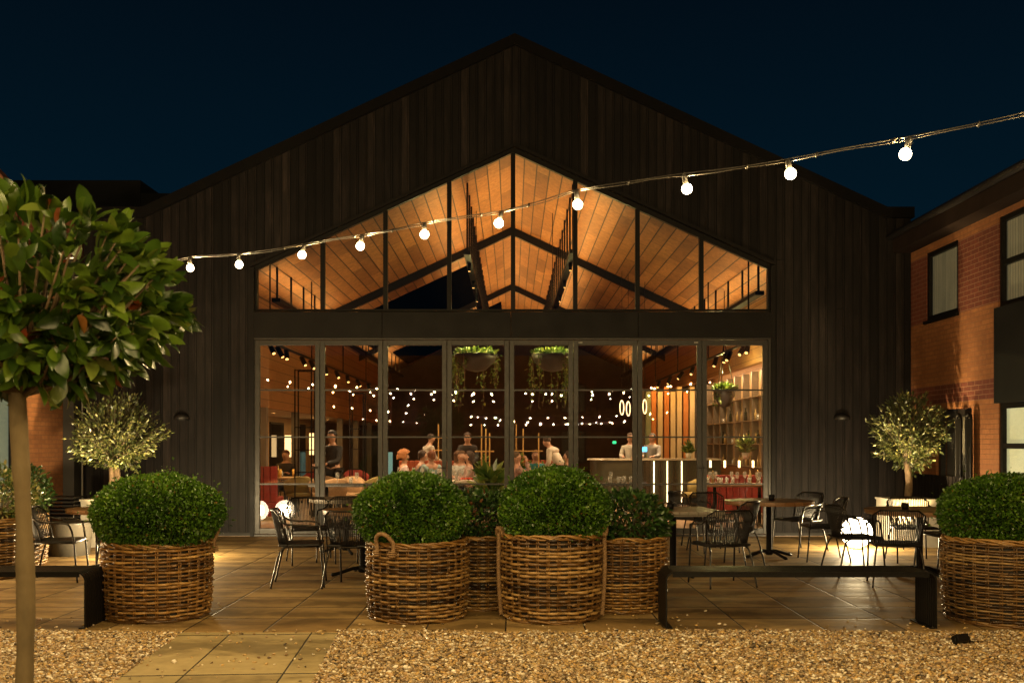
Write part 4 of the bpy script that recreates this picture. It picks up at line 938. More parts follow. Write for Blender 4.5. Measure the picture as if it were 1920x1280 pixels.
# suspended linear uplighters on rods
def pendant_channel(X, Yf, Yb, zb, w, step, label, watts):
    t = empty('suspended_light_channel', (X, Yf, 0), 0, label, 'linear light', 'suspended light channels under the oak ceiling')
    c = MB(); c.box(-w/2,w/2,0,Yb-Yf,zb-.045,zb-.03); c.box(-w/2,-w/2+.012,0,Yb-Yf,zb-.03,zb+.03); c.box(w/2-.012,w/2,0,Yb-Yf,zb-.03,zb+.03); c.box(-w/2+.012,w/2-.012,0,.012,zb-.03,zb+.03); c.build('channel', BLACKM, t)
    y = .1
    while y < Yb-Yf: MB().box(-.018,.018,y-.018,y+.018,zb-.02,cz(X)-.003).build('rod', BLACKM, t); y += step
    n = 3; L = (Yb-Yf)/n
    if abs(X) < 2:      # small downlights clipped under the inner channels
        for q in range(5):
            y = 1.0+q*2.2; h = MB().tube([(0,y,zb-.045),(0,y,zb-.20)], .035, 12).build('spot_head', BLACKM, t); MB().tube([(0,y,zb-.2005),(0,y,zb-.202)], .026, 12).build('lens', bpy.data.materials.get('lit_spot_lens') or emis('lit_spot_lens', AMBER, 3.5), h)
            l = bpy.data.lights.new('beam', 'SPOT'); l.energy = SPOT_W*1.3; l.color = (1,.70,.38); l.spot_size = 1.3; l.spot_blend = .9; l.shadow_soft_size = .05
            o_ = bpy.data.objects.new('beam', l); COL.objects.link(o_); o_.parent = t; o_.location = (0,y,zb-.22); o_.rotation_euler = Vector(((-.28 if X < 0 else .28),.05,-1)).to_track_quat('-Z','Y').to_euler()
    for i in range(n):
        area('uplight', t, (0, L*(i+.5), zb+.0), (pi,0,0), w*.6, L*.96, watts/n, AMBER)
pendant_channel(-4.45, 19.1, 41, 4.20, .16, 1.22, 'outer left suspended black light channel on rods', CEIL_W*4.2)
pendant_channel(4.45, 18.2, 41, 4.20, .16, 1.28, 'outer right suspended black light channel on rods', CEIL_W*4.2)
pendant_channel(-.86, 19.4, 41, 5.15, .13, .98, 'inner left suspended black light channel on long rods', CEIL_W*9)
pendant_channel(1.15, 19.0, 41, 5.10, .13, 1.02, 'inner right suspended black light channel on long rods', CEIL_W*9)
# wall track spotlights
def track(X, z, Ys, aim, label, light_at):
    t = empty('spotlight_track', (X, Ys[0]-.4, 0), 0, label, 'track light', 'black spotlight tracks along the side walls'); y0 = Ys[0]-.4
    MB().box(-.02,.02,0,Ys[-1]-y0+.5,z,z+.04).build('track', BLACKM, t)
    sx = -1 if X < 0 else 1
    b = MB()
    for y in (0.3, 4, 8, 12): b.box(-.012,.012,y-.012,y+.012,z+.04,cz(X)-.01)
    b.build('hanger', BLACKM, t)
    for i, y in enumerate(Ys):
        d = Vector((-sx*aim*random.uniform(.5,1.2), random.uniform(-.9,-.1), -1)).normalized(); p = Vector((0, y-y0, z-.07))
        s = MB().tube([p+Vector((0,0,.07)), p], .012, 6); s.tube([p-d*.08, p+d*.14], .048, 14); so = s.build('spot_head', BLACKM, t)
        MB().tube([p+d*.1405, p+d*.142], .030, 12).build('lens', bpy.data.materials.get('lit_spot_lens') or emis('lit_spot_lens', AMBER, 3.5), so)
        if i in light_at:
            l = bpy.data.lights.new('beam', 'SPOT'); l.energy = SPOT_W; l.color = (1,.66,.34); l.spot_size = 1.7; l.spot_blend = .8; l.shadow_soft_size = .06
            q = bpy.data.objects.new('beam', l); COL.objects.link(q); q.parent = t; q.location = p+d*.17; q.rotation_euler = Vector((-sx*light_at[i], .15, -1)).to_track_quat('-Z','Y').to_euler()
ys = [17.9,18.5,19.1,20.6,21.5,23.1,24.6,26.2,28.0,30]
track(-4.25, 3.25, ys, .5, 'spotlight track on the left with black can heads, two close to the front', {0:.3,2:.9,4:.2,6:1.1,8:.5})
track(4.2, 3.27, [18.1,18.5,19.6,19.9,20.9,22.2,23.6,25.2,27,29], .6, 'spotlight track on the right with pairs of black can heads', {0:-.3,2:.9,4:-.3,6:1.1,8:.2})

GLS = {}
def lathe_thing(key, prof, n, mat):
    me = GLS.get(key)
    if me is None:
        o = MB().lathe(prof, n).build(key, mat); GLS[key] = o; o.hide_render = False; o['_new'] = 1; return o
    c = me.copy(); COL.objects.link(c); return c
PROF = {
 'wine_glass': ([(0,0),(.034,.002),(.006,.008),(.004,.09),(.02,.105),(.036,.135),(.037,.17),(.029,.215)], THING_GLASS),
 'water_glass': ([(0,0),(.030,0),(.036,.12),(.033,.12),(.028,.008),(0,.008)], THING_GLASS),
 'wine_bottle': ([(0,0),(.037,0),(.038,.18),(.034,.205),(.014,.235),(.0135,.30),(.0155,.302),(.0155,.315),(0,.315)], simple('dark_green_bottle_glass', (.012,.022,.008), None, 4, .12)),
 'clear_bottle': ([(0,0),(.032,0),(.033,.15),(.014,.20),(.013,.25),(0,.25)], simple('amber_bottle_glass', (.42,.30,.13), (.25,.15,.05), 9, .15)),
 'beer_glass': ([(0,0),(.032,0),(.036,.06),(.040,.17),(0,.168)], simple('lager_beer', (.55,.30,.06), (.6,.38,.10), 9, .15)),
}
def put(key, x, y, z, label, cat, group):
    prof, mat = PROF[key]; o = lathe_thing(key, prof, 12, mat); o.location = (x, y, z); o.rotation_euler = (0,0,random.uniform(0,6)); return tag(o, label, cat, group)
INWOOD = simple('inside_table_wood', (.36,.20,.09), (.28,.15,.06), 10, .35, sc=(1,8,8)); DTOP = simple('dark_table_top', (.045,.035,.028), None, 5, .3)
def intable(px, Y, w, d, label, mat=INWOOD, H=.75):
    t = empty('dining_table', (gx(px,Y), Y, .012), 0, label, 'table', 'tables inside the restaurant'); MB().box(-w/2,w/2,-d/2,d/2,H-.04,H).build('table_top', mat, t, bevel=.008)
    for sx in (-1,1): MB().tube([(sx*w*.3,0,0.02),(sx*w*.3,0,H-.04)], .03, 10).box(sx*w*.3-.04,sx*w*.3+.04,-d*.38,d*.38,0,.025).build('leg', BLACKM, t)
    return (gx(px,Y), Y, H+.013)
def scatter(tb, w, d, items, where, seed):
    r = random.Random(seed)
    LBL = {'wine_glass':('clear stemmed wine glass standing on ','wine glass'),'water_glass':('clear straight tumbler standing on ','glass'),'wine_bottle':('dark green wine bottle standing on ','bottle'),'clear_bottle':('short amber bottle standing on ','bottle'),'beer_glass':('tall glass of beer standing on ','beer glass')}
    for k, n in items:
        for i in range(n): put(k, tb[0]+r.uniform(-w*.45,w*.45), tb[1]+r.uniform(-d*.42,d*.42), tb[2], LBL[k][0]+where, LBL[k][1], k.replace('_',' ')+('es on ' if k.endswith('glass') else 's on ')+where)
a = intable(1382, 18.3, 1.35, .8, 'wooden table crowded with glasses just inside the rightmost door', INWOOD); scatter(a, 1.35, .8, [('wine_glass',9),('water_glass',12),('clear_bottle',4)], 'the crowded table inside the rightmost door', 1)
a = intable(1150, 18.6, 1.3, .75, 'dark table with a wine bottle inside the sixth door', DTOP); scatter(a, 1.1, .5, [('wine_bottle',1),('water_glass',7),('wine_glass',2)], 'the dark table inside the sixth door', 2)
a = intable(808, 21.6, 1.6, .8, 'long pale set table where the ginger haired woman sits', CREAM); scatter(a, 1.6, .8, [('wine_glass',9),('water_glass',5)], 'the pale table beside the ginger haired woman', 3)
a = intable(890, 20.0, 1.3, .75, 'set table inside the fourth door with a red napkin', CREAM); scatter(a, 1.2, .5, [('wine_glass',4),('water_glass',3)], 'the table with the red napkin', 4)
rn = MB(); rr = random.Random(2)
vs = [((i-4)*.045, (j-3)*.045, .01+.05*abs(sin(i*1.7+j*1.1))) for i in range(9) for j in range(7)]; rn.add(vs, [(i*7+j,(i+1)*7+j,(i+1)*7+j+1,i*7+j+1) for i in range(8) for j in range(6)]); rn.smooth = True
tag(rn.build('red_napkin', simple('red_cloth', (.45,.02,.01), (.6,.10,.02), 8, .8), None, loc=(gx(882,19.8),19.8,a[2])), 'crumpled red napkin on the table inside the fourth door', 'napkin')
a = intable(1015, 22.3, 1.5, .8, 'pale set table inside the fifth door between two seated diners', CREAM); scatter(a, 1.3, .6, [('wine_glass',6),('water_glass',4)], 'the pale table inside the fifth door', 5)
a = intable(528, 22.0, 1.0, .8, 'wooden table with beers inside the leftmost door'); scatter(a, .9, .5, [('beer_glass',2),('water_glass',2),('clear_bottle',1)], 'the beer table inside the leftmost door', 6)
a = intable(655, 18.2, 1.35, .7, 'dark narrow table behind the second glass door', DTOP); scatter(a, 1.2, .5, [('wine_glass',2),('water_glass',1)], 'the dark narrow table behind the second door', 7)
# indoor tub chairs
def tub(mat, label, px, Y, face, group='upholstered tub chairs inside'):
    t = empty('tub_chair', (gx(px,Y), Y, .012), R(face), label, 'chair', group); m = MB()
    for (r0, r1) in ((.29,.34),):
        n = 20; vs = []; 
        for (rad, z) in ((.26,.42),(.31,.80),(.27,.82),(.22,.46)):
            for i in range(n+1): a = pi+pi*i/n; zz = z-(.14*(1-sin(pi*i/n)) if z > .6 else 0); vs.append((rad*1.05*cos(a), rad*sin(a)*1.05+.04, zz))
        fs = [(q*(n+1)+i, q*(n+1)+i+1, (q+1)%4*(n+1)+i+1, (q+1)%4*(n+1)+i) for q in range(4) for i in range(n)]; fs += [(0,n+1,2*(n+1),3*(n+1)), (3*(n+1)+n,2*(n+1)+n,n+1+n,n)]
        m.smooth = True; m.add(vs, fs)
    m.build('backrest', mat, t); MB().lathe([(0,.40),(.25,.40),(.27,.44),(.25,.49),(0,.50)], 20).build('seat', mat, t)
    for sx in (-1,1):
        for sy in (-1,1): MB().tube([(sx*.24,sy*.22,0),(sx*.17,sy*.15,.41)], .011, 6).build('leg', BLACKM, t)
OLIVEF = simple('olive_velvet', (.22,.16,.04), (.16,.115,.03), 4, .85); REDF = simple('red_velvet', (.26,.022,.010), (.17,.012,.007), 4, .8); TANF = simple('tan_weave', (.34,.21,.10), (.24,.14,.06), 30, .8); TEALF = simple('grey_teal_velvet', (.06,.09,.08), (.045,.07,.06), 4, .85)
tub(OLIVEF, 'olive velvet tub chair behind the leftmost door, drawn up to the beer table', 562, 20.6, 20)
tub(OLIVEF, 'olive velvet tub chair at the right of the second door', 700, 21.0, 60)
tub(TANF, 'tan woven tub chair inside the second door, left of the olive one', 655, 20.3, 170)
tub(TANF, 'tan woven tub chair half behind the stile between the first two doors', 608, 20.4, 190)
tub(TANF, 'tan woven tub chair low inside the second door beside the patio table', 622, 19.3, 30)
tub(OLIVEF, 'olive velvet tub chair inside the seventh door by the glowing bar strips', 1302, 20.4, 100)
tub(TANF, 'tan tub chair inside the sixth door, low at the wine table', 1092, 20.2, -100)
tub(REDF, 'red velvet tub chair far back inside the second door', 668, 25.6, 200)
tub(REDF, 'red velvet tub chair far back inside the first door', 590, 25.2, 160)
def booth(px0, px1, Y, h, label, mat=REDF):
    x0, x1 = gx(px0,Y), gx(px1,Y); t = empty('red_banquette', ((x0+x1)/2, Y, .012), 0, label, 'banquette'); w = (x1-x0)/2
    b = MB(); n = max(2, int(w*2/.12))
    for i in range(n): xa = -w+2*w*i/n; b.box(xa+.004, xa+2*w/n-.004, -.05, .06, .35, h)
    b.box(-w,w,-.048,.07,.08,.349); b.build('backrest', mat, t, bevel=.015); MB().box(-w,w,.072,.55,.10,.45).build('seat', mat, t, bevel=.03)
booth(470, 520, 19.4, 1.04, 'bright red channelled banquette end at the leftmost door')
booth(1325, 1445, 20.4, .84, 'red banquette behind the crowded table at the right')
booth(748, 855, 25.2, 1.05, 'orange red banquette back behind the diners in the third door', simple('rust_velvet', (.34,.07,.02), (.25,.05,.015), 4, .8))
booth(968, 1040, 26.0, 1.05, 'rust coloured banquette back behind the diners in the fifth door', simple('rust_velvet', (.34,.07,.02), (.25,.05,.015), 4, .8))
st_ = empty('red_stool', (gx(1398,17.4), 17.4, .012), 0, 'low red upholstered stool under the crowded table at the right', 'stool'); MB().box(-.2,.2,-.2,.2,.34,.48).build('seat', REDF, st_, bevel=.03)
for sx in (-1,1):
    for sy in (-1,1): MB().tube([(sx*.16,sy*.16,0),(sx*.15,sy*.15,.34)], .012, 6).build('leg', BLACKM, st_)
# ---- bar counter
BY = 25.0; bx0, bx1 = gx(1108,BY), 5.15; br_ = empty('bar_counter', ((bx0+bx1)/2, BY, .012), 0, 'dark bar counter with glowing vertical strips and a pale stone top', 'bar'); w = (bx1-bx0)/2; bc = (bx0+bx1)/2
m = MB(); m.box(-w+.35,w,0,.7,.0,1.06); m.lathe([(.35,0),(.35,1.06)], 16, (-w+.35,.35,0), pi/2, 3*pi/2); m.build('body', simple('dark_olive_leather', (.055,.048,.022), (.035,.03,.015), 3, .4), br_)
m = MB(); m.box(-w+.33,w,-.06,.78,1.062,1.10); m.lathe([(0,1.10),(.42,1.10),(.42,1.062)], 16, (-w+.35,.36,0), pi/2, 3*pi/2); m.build('counter_top', simple('pale_stone_top', (.55,.47,.34), None, 6, .25), br_)
m = MB()
for i in range(12): x = gx(1204+i*1.0*5.0,BY)-bc; m.box(x-.012,x+.012,-.03,-.002,.04,1.05) if i < 4 else None
for px in (1204,1208,1212,1216,1236,1240,1262,1266,1290): x = gx(px,BY)-bc; m.box(x-.01,x+.01,-.03,-.002,.04,1.05)
m.build('fins', simple('dark_bronze_fin', (.10,.07,.04), None, 5, .35, .6), br_)
for px in (1226, 1251, 1278): x = gx(px,BY)-bc; MB().box(x-.010,x+.010,-.035,-.002,.03,1.04).build('light_strip', bpy.data.materials.get('lit_strip') or emis('lit_strip', (1,.74,.42), 5), br_)
# back bar of tall lit boards, and side shelving with bottles
bb = empty('back_bar', (gx(1255,30), 30, .012), 0, 'tall back bar of lit orange and cream boards behind the counter', 'back bar'); r = random.Random(8)
BCOL = [simple('cream_board', (.62,.50,.30), (.5,.4,.22), 3, .7), simple('orange_board', (.50,.20,.05), (.4,.14,.03), 3, .7), simple('sage_board', (.22,.27,.16), None, 3, .7)]
for i, px in enumerate((1216,1226,1238,1250,1262,1274,1286,1298)):
    x = gx(px,30)-gx(1255,30); MB().box(x-.07,x+.07,0,.25,1.0,3.0+.15*(i % 2)).build('board', BCOL[(2,1,0,1,0,0,1,0)[i]], bb)
MB().box(-.9,1.2,.26,.32,0,3.1).build('backing', simple('dark_backing', (.10,.07,.045), None, 3, .6), bb)
area('shelf_glow', bb, (0,-.6,3.25), (R(-30)*-1*0+R(20),0,0), 2.2, .08, 34, AMBER)
sh = empty('wall_shelving', (5.6, 24, .012), 0, 'long lit shelving of bottles along the right wall above the red banquette', 'shelving'); m = MB()
for y in np.arange(-4.9, 6, .9): m.box(-.02,.14,y-.012,y+.012,.9,3.15)
m.build('upright', simple('grey_bronze_upright', (.17,.13,.09), None, 5, .35, .4), sh)
for z in (.92, 1.45, 2.0, 2.55): MB().box(-.015,.135,-4.9,5.9,z,z+.02).build('shelf', simple('shelf_bronze', (.30,.20,.10), None, 5, .4, .3) if 'shelf_bronze' not in bpy.data.materials else bpy.data.materials['shelf_bronze'], sh)
MB().box(.141,.15,-4.9,5.9,.9,3.15).build('backing', simple('warm_shelf_back', (.42,.28,.14), (.34,.21,.10), 2, .5), sh)
for z in (3.12,): area('shelf_light', sh, (-.28,0.5,z+.03), (0,R(-42),0), .05, 10, 170, (1,.66,.34))
for z in (.94, 1.47, 2.02):
    for y in np.arange(19.4, 27.5, .24):
        if random.random() < .62: put(random.choice(['clear_bottle','clear_bottle','wine_bottle','water_glass']), 5.645, y+random.uniform(-.05,.05), z+.012, 'small bottle or glass among the rows on the lit right wall shelves', 'bottle', 'bottles and glasses on the right wall shelves')
for px in (1332,1359,1386,1412):
    q = MB().tube([(0,0,0),(0,0,.14)], .022, 12); c = at(px, 876, 20.45); tag(q.build('banquette_light', bpy.data.materials.get('lit_cylinder') or emis('lit_cylinder', (1,.66,.30), 5), None, loc=c), ['first','second','third','fourth'][(1332,1359,1386,1412).index(px)]+' from the left of four small glowing lights above the red banquette', 'lamp', 'small glowing lights over the red banquette')
# ring pendants
for (px, py, lab) in ((1166,764,'ring pendant light farthest left of three, over the bar'),(1178,766,'middle one of three ring pendant lights over the bar'),(1209,762,'ring pendant light farthest right of three, over the bar')):
    c = at(px, py, 24.5); t = empty('ring_pendant', c, R(68), lab, 'pendant light', 'ring pendant lights over the bar')
    MB().tube([(.17*cos(a),0,.17*sin(a)) for a in [2*pi*i/30 for i in range(30)]], .013, 8, closed=True).build('ring', bpy.data.materials.get('lit_ring') or emis('lit_ring', (1,.74,.40), 1.6), t); MB().tube([(0,0,.18),(0,0,cz(c[0])-c[2]-.02)], .006, 5).build('cord', BLACKM, t)
# wall lamps in the left aisle, exit lights, shelving frames
for (px, py, lab) in ((540,836,'yellow glowing rectangular wall lamp in the left aisle, left one'),(586,832,'yellow glowing rectangular wall lamp in the left aisle, right one')):
    c = at(px, py, 30.0); tag(MB().box(-.09,.09,-.03,.03,-.32,.32).build('wall_lamp', bpy.data.materials.get('lit_yellow') or emis('lit_yellow', (1,.66,.28), 2.2), None, loc=c), lab, 'wall lamp', 'yellow wall lamps in the left aisle')
al = empty('aisle_downlight', (-6.0,24,2.25), 0, 'row of recessed lights under the low aisle ceiling on the left', 'ceiling light'); m = MB()
for y in np.arange(-6,12,2.5): m.lathe([(0,0),(.06,0)], 14, (0,y,-.0))
m.build('lens', emis('lit_downlight', AMBER, 3), al); area('aisle_glow', al, (0,2,-.02), (0,0,0), .3, 16, 90, AMBER)
for (px, py, Y, lab) in ((1152,829,40,'small green exit light on the back wall above the bar'),(503,822,40,'small green exit light at the far end of the left aisle')):
    tag(MB().box(-.07,.07,-.02,.02,-.05,.05).build('exit_light', bpy.data.materials.get('lit_green') or emis('lit_green', (.05,.9,.3), 1.6), None, loc=at(px,py,Y)), lab, 'exit light')
tag(MB().box(-.02,.02,-.02,.02,-.02,.02).build('till_screen', emis('lit_blue_screen', (.1,.5,1.0), 2.5), None, loc=at(1207,842,25.4)).data and bpy.data.objects['till_screen'], 'small glowing blue till screen on the bar counter', 'screen')
bpy.data.objects['till_screen'].scale = (4, 1, 3)
for i, (px0, px1, lab) in enumerate(((553,584,'tall thin black shelving frame inside the leftmost door'),(656,681,'tall thin black shelving frame inside the second door'))):
    Y = 20.2+i*2.4; x0, x1 = gx(px0,Y), gx(px1,Y); m = MB(); h = CAMH+(HZ-(692 if i == 0 else 735))/F*Y
    for x in (x0,x1):
        for y in (Y, Y+.32): m.box(x-.012,x+.012,y-.012,y+.012,.012,h)
    for z in (.4,.9,1.35,1.8,h-.03):
        for y in (Y, Y+.32): m.box(x0+.012,x1-.012,y-.01,y+.01,z,z+.02)
    tag(m.build('shelving_frame', BLACKM), lab, 'shelf frame', 'thin black shelving frames')
tag(MB().box(-.11,.11,-.03,.03,-.55,.55).build('reflection_strip', bpy.data.materials.get('pale_green_lit_glass'), None, loc=at(731,872,42)), 'narrow pale green glowing strip standing in for a reflection far back in the third door', 'window')  # glowing strip added to imitate a green reflection in the door glass
bpy.data.objects['reflection_strip'].data.materials[0] = emis('pale_green_glow', (.40,.75,.60), .35)
# brass screens
BRASS = simple('brass_frame', (.50,.27,.09), (.42,.22,.07), 6, .35, .5)
for (pxs, Y, lab) in (((903,911,918),22.6,'brass cross shaped frame inside the fourth door'),((968,981,1010),23.5,'brass square frames of a screen inside the fifth door'),((822,832,840),26,'brass screen frame far back in the third door')):
    m = MB(); x = [gx(p,Y) for p in pxs]; top = CAMH+(HZ-795)/F*Y
    for q in x: m.box(q-.014,q+.014,Y-.012,Y+.012,.012,top-.1*(x.index(q)))
    for z in (1.3, 1.62): m.box(x[0]-.15,x[-1]+.1,Y-.0115,Y+.0115,z,z+.028)
    tag(m.build('brass_screen', BRASS), lab, 'screen', 'brass framed screens between the tables')
# ---- indoor plants
INL = tinted('lit_indoor_leaves', [(0,(.04,.09,.015)),(.6,(.10,.17,.03)),(1,(.30,.34,.07))], rough=.4, nscale=12, namt=.3, trans=.25)
def indoor_plant(px, Y, h, rx, n, label, size=(.12,.26), base=None, kind='long'):
    t = empty('potted_plant', (gx(px,Y), Y, base if base is not None else .012), 0, label, 'plant', 'green plants inside the restaurant')
    MB().lathe([(0,0),(.12,0),(.16,.28),(.14,.28),(.13,.24),(0,.24)] if base is None else [(0,0),(.06,0),(.08,.13),(.07,.13),(0,.11)], 18).build('pot', DTOP if base is None else CREAM, t)
    z0 = .24 if base is None else .11; d = sphere_dirs(n, -.1); p = np.zeros((n,3)); p[:,2] = z0+rng.uniform(0,h*.75,n); p[:,:2] = d[:,:2]*rx*rng.uniform(0,.5,(n,1)); ax = d*np.array([1,1,.7])+np.array([0,0,.35])
    leaf_cloud('leaves', p, ax, rng.uniform(*size,n), kind, INL, t); MB().tube([(0,0,z0),(0,0,z0+h*.7)], .012, 6).build('stem', OBARK, t)
indoor_plant(920, 19.4, .85, .35, 260, 'big arching palm in a pot inside the fourth door', (.22,.42))
indoor_plant(908, 22.8, 1.25, .25, 150, 'small leafed plant on a brass frame behind the palm', (.08,.15), kind='full')
indoor_plant(972, 23.3, 1.2, .2, 110, 'yellow green leafy plant at the left of the fifth door', (.12,.2), kind='full')
indoor_plant(1000, 24.2, 1.05, .25, 110, 'low leafy plant beside the brass screen in the fifth door', (.08,.15), kind='full')
indoor_plant(1398, 20.9, .3, .1, 120, 'bright potted fern on the shelf behind the crowded table', (.12,.24), 1.17)
indoor_plant(1291, 25.3, .3, .1, 110, 'bright potted fern at the right end of the bar counter', (.12,.22), 1.115)
indoor_plant(1222, 24.9, .9, .1, 0+60, 'tall thin plant standing at the bar beside the strips', (.1,.2)) if False else None
def hanging(px, py, Y, label, vines, rad=.42, hang=1.2):
    c = at(px, py, Y); t = empty('hanging_planter', c, 0, label, 'hanging planter', 'hanging planters with trailing vines')
    MB().lathe([(0,-.34),(rad*.45,-.30),(rad*.85,-.12),(rad,.04),(rad*.93,.04),(rad*.8,-.08),(0,-.05)], 28).build('bowl', simple('charcoal_bowl', (.05,.045,.04), None, 5, .5) if 'charcoal_bowl' not in bpy.data.materials else bpy.data.materials['charcoal_bowl'], t)
    m = MB()
    for a in (0, 2.1, 4.2): m.tube([(rad*.9*cos(a),rad*.9*sin(a),.04),(0,0,1.1)], .008, 5)
    m.tube([(0,0,1.1),(0,0,cz(c[0])-c[2]-.01)], .008, 5); m.build('cable', BLACKM, t)
    n = 420; d = sphere_dirs(n, -.1); p = d*np.array([rad*1.05,rad*1.05,.10])*rng.uniform(.3,1,(n,1))+np.array([0,0,.06]); pts = [p]; axs = [d+np.array([0,0,.5])]
    r = random.Random(px); vm = MB()
    for i in range(vines):
        a = r.uniform(-.35*pi,1.35*pi); L = hang*r.uniform(.3,1); x, y = rad*cos(a)*1.03, rad*sin(a)*1.03; k = int(L*26); zz = np.sort(-rng.uniform(0,L,k))[::-1]
        pp = np.stack([x+.04*np.sin(zz*7+i), y+.04*np.cos(zz*6+i), zz+.05],1)+rng.normal(0,.02,(k,3)); pts.append(pp); aa = rng.normal(0,.6,(k,3)); aa[:,2] -= .6; axs.append(aa)
        vm.tube([(x*.9,y*.9,.06),(x,y,.0),(x+.03,y,-L*.5),(x,y,-L)], .004, 4)
    pts = np.concatenate(pts); axs = np.concatenate(axs); vm.build('vines', OBARK, t); leaf_cloud('leaves', pts, axs, rng.uniform(.05,.10,len(pts)), 'full', INL, t)
    l = bpy.data.lights.new('planter_light', 'POINT'); l.energy = 75; l.color = (1,.80,.28); l.shadow_soft_size = .04; o = bpy.data.objects.new('planter_light', l); COL.objects.link(o); o.parent = t; o.location = (0,-.05,.42)
hanging(893, 668, 22.0, 'charcoal hanging bowl with trailing vines inside the fourth door', 22, .46)
hanging(1036, 668, 22.0, 'charcoal hanging bowl with lit trailing vines inside the fifth door', 24, .46)
hv = hanging(1358, 735, 21.8, 'leafy trailing hanging plant by the right wall shelves', 12, .24, .35)

# ================================================================== PEOPLE
def skin_obj(name, pts, edges, rad, mat, parent=None, root=0, sub=1):
    me = bpy.data.meshes.new(name); me.from_pydata([tuple(p) for p in pts], edges, []); o = bpy.data.objects.new(name, me); COL.objects.link(o)
    md = o.modifiers.new('skin', 'SKIN'); md.use_smooth_shade = True; sv = me.skin_vertices[0].data
    for i, r in enumerate(rad): sv[i].radius = (r, r) if isinstance(r, (int, float)) else r
    sv[root].use_root = True
    s = o.modifiers.new('sub', 'SUBSURF'); s.levels = sub; s.render_levels = sub
    dg = bpy.context.evaluated_depsgraph_get(); dg.update(); m2 = bpy.data.meshes.new_from_object(o.evaluated_get(dg)); o.modifiers.clear(); old = o.data; o.data = m2; bpy.data.meshes.remove(old); m2.name = name
    m2.materials.clear(); m2.materials.append(mat)
    if parent: o.parent = parent
    return o
_mc = {}
def cmat(c, rough=.8, sc=14):
    k = (tuple(c), rough)
    if k not in _mc: _mc[k] = simple('cloth' if rough > .6 else 'skin', c, tuple(x*.8 for x in c), sc, rough)
    return _mc[k]
SKIN = (.50,.27,.17)
def person(px, Y, face, label, pose='sit', top=(.5,.4,.4), legs=(.03,.03,.04), hair=(.04,.02,.01), hairlen=0, curly=False, arm='table', lean=0, apron=None):
    t = empty('person', (gx(px,Y), Y, .012), R(face), label, 'person')
    sit = pose == 'sit'; hz = .50 if sit else .93
    def up(x, y, z):   # torso lean about the hips
        a = R(lean); return Vector((x, y*cos(a)+z*sin(a), hz-y*sin(a)+z*cos(a)))
    pts = []; rad = []; ed = []
    def add(p, r, par=None):
        pts.append(Vector(p)); rad.append(r)
        if par is not None: ed.append((par, len(pts)-1))
        return len(pts)-1
    pel = add(up(0,0,0), .125); wa = add(up(0,0,.17), (.125,.10), pel); ch = add(up(0,0,.36), (.155,.11), wa); sh_ = add(up(0,0,.47), (.11,.085), ch)
    nk = add(up(0,.01,.56), .052, sh_); hd0 = add(up(0,.025,.625), .072, nk); hd1 = add(up(0,.03,.70), (.080,.094), hd0); hd2 = add(up(0,.02,.775), .070, hd1)
    nose = add(up(0,.128,.685), .010, hd1)
    for sx in (-1,1): add(up(sx*.088,.01,.69), .012, hd1)
    torso = [pel, wa, ch, sh_]; armi = []; legi = []
    for sx in (-1,1):
        s0 = add(up(sx*.175,0,.445), .055, sh_)
        if arm == 'table': e, w_ = up(sx*.235,.10,.20), up(sx*.15,.34,.27) if sit else up(sx*.16,.30,.2)
        elif arm == 'face' and sx > 0: e, w_ = up(.22,.22,.28), up(.08,.20,.58)
        elif arm == 'face': e, w_ = up(-.23,.10,.20), up(-.15,.33,.27)
        elif arm == 'down': e, w_ = up(sx*.24,.0,.17), up(sx*.23,.12,-.05)
        else: e, w_ = up(sx*.24,.12,.20), up(sx*.13,.38,.16)
        el = add(e, .041, s0); wr = add(w_, .027, el); dd_ = (Vector(w_)-Vector(e)).normalized(); pm_ = add(Vector(w_)+dd_*.07, (.036,.016), wr)
        side = dd_.cross(Vector((0,0,1))).normalized() if abs(dd_.z) < .95 else Vector((1,0,0)); curl = dd_.cross(side)*-1
        for q in range(4):
            b = Vector(w_)+dd_*.10+side*(.026-.0175*q); L = (.034,.040,.037,.028)[q]; f1 = add(b, .0085, pm_); f2 = add(b+dd_*L*.8+curl*-.006, .0078, f1); add(b+dd_*L*1.3+curl*-.022, .0068, f2)
        th = add(Vector(w_)+dd_*.045+side*.045*sx, .0095, pm_); add(Vector(w_)+dd_*.085+side*.055*sx, .008, th)
        armi.append((s0, el, wr))
    for sx in (-1,1):
        if sit: k, a, f = (sx*.11,.43,.50), (sx*.12,.44,.09), (sx*.12,.58,.03)
        else: k, a, f = (sx*.095,.02,.50), (sx*.10,-.02,.09), (sx*.105,.12,.03)
        h = add((sx*.09, .03 if sit else 0, hz-.05), .085, pel); kn = add(k, .058, h); an = add(a, .036, kn); ft = add(f, (.038,.024), an); legi.append((h, kn, an, ft))
    skin_obj('body', pts, ed, rad, cmat(SKIN, .5), t, pel)
    # clothes follow the body
    n0 = len(pts); pts.append(up(0,.004,.515)); rad.append((.062,.055)); ed.append((sh_, n0)); ids = torso+[n0]+[i for a in armi for i in a]; mp = {o: n for n, o in enumerate(ids)}
    ce_ = [(mp[a], mp[b]) for a, b in ed if a in mp and b in mp]
    cr = [tuple(x+.024 for x in (r if isinstance(r, tuple) else (r, r))) for r in (rad[i] for i in ids)]
    skin_obj('top', [pts[i] for i in ids], ce_, cr, cmat(top), t, 0)
    ids = [pel]+[i for l in legi for i in l[:3]]; mp = {o: n for n, o in enumerate(ids)}; ce_ = [(mp[a], mp[b]) for a, b in ed if a in mp and b in mp]
    cr = [tuple(x+.014 for x in (r if isinstance(r, tuple) else (r, r))) for r in (rad[i] for i in ids)]
    skin_obj('trousers', [pts[i] for i in ids], ce_, cr, cmat(legs), t, 0)
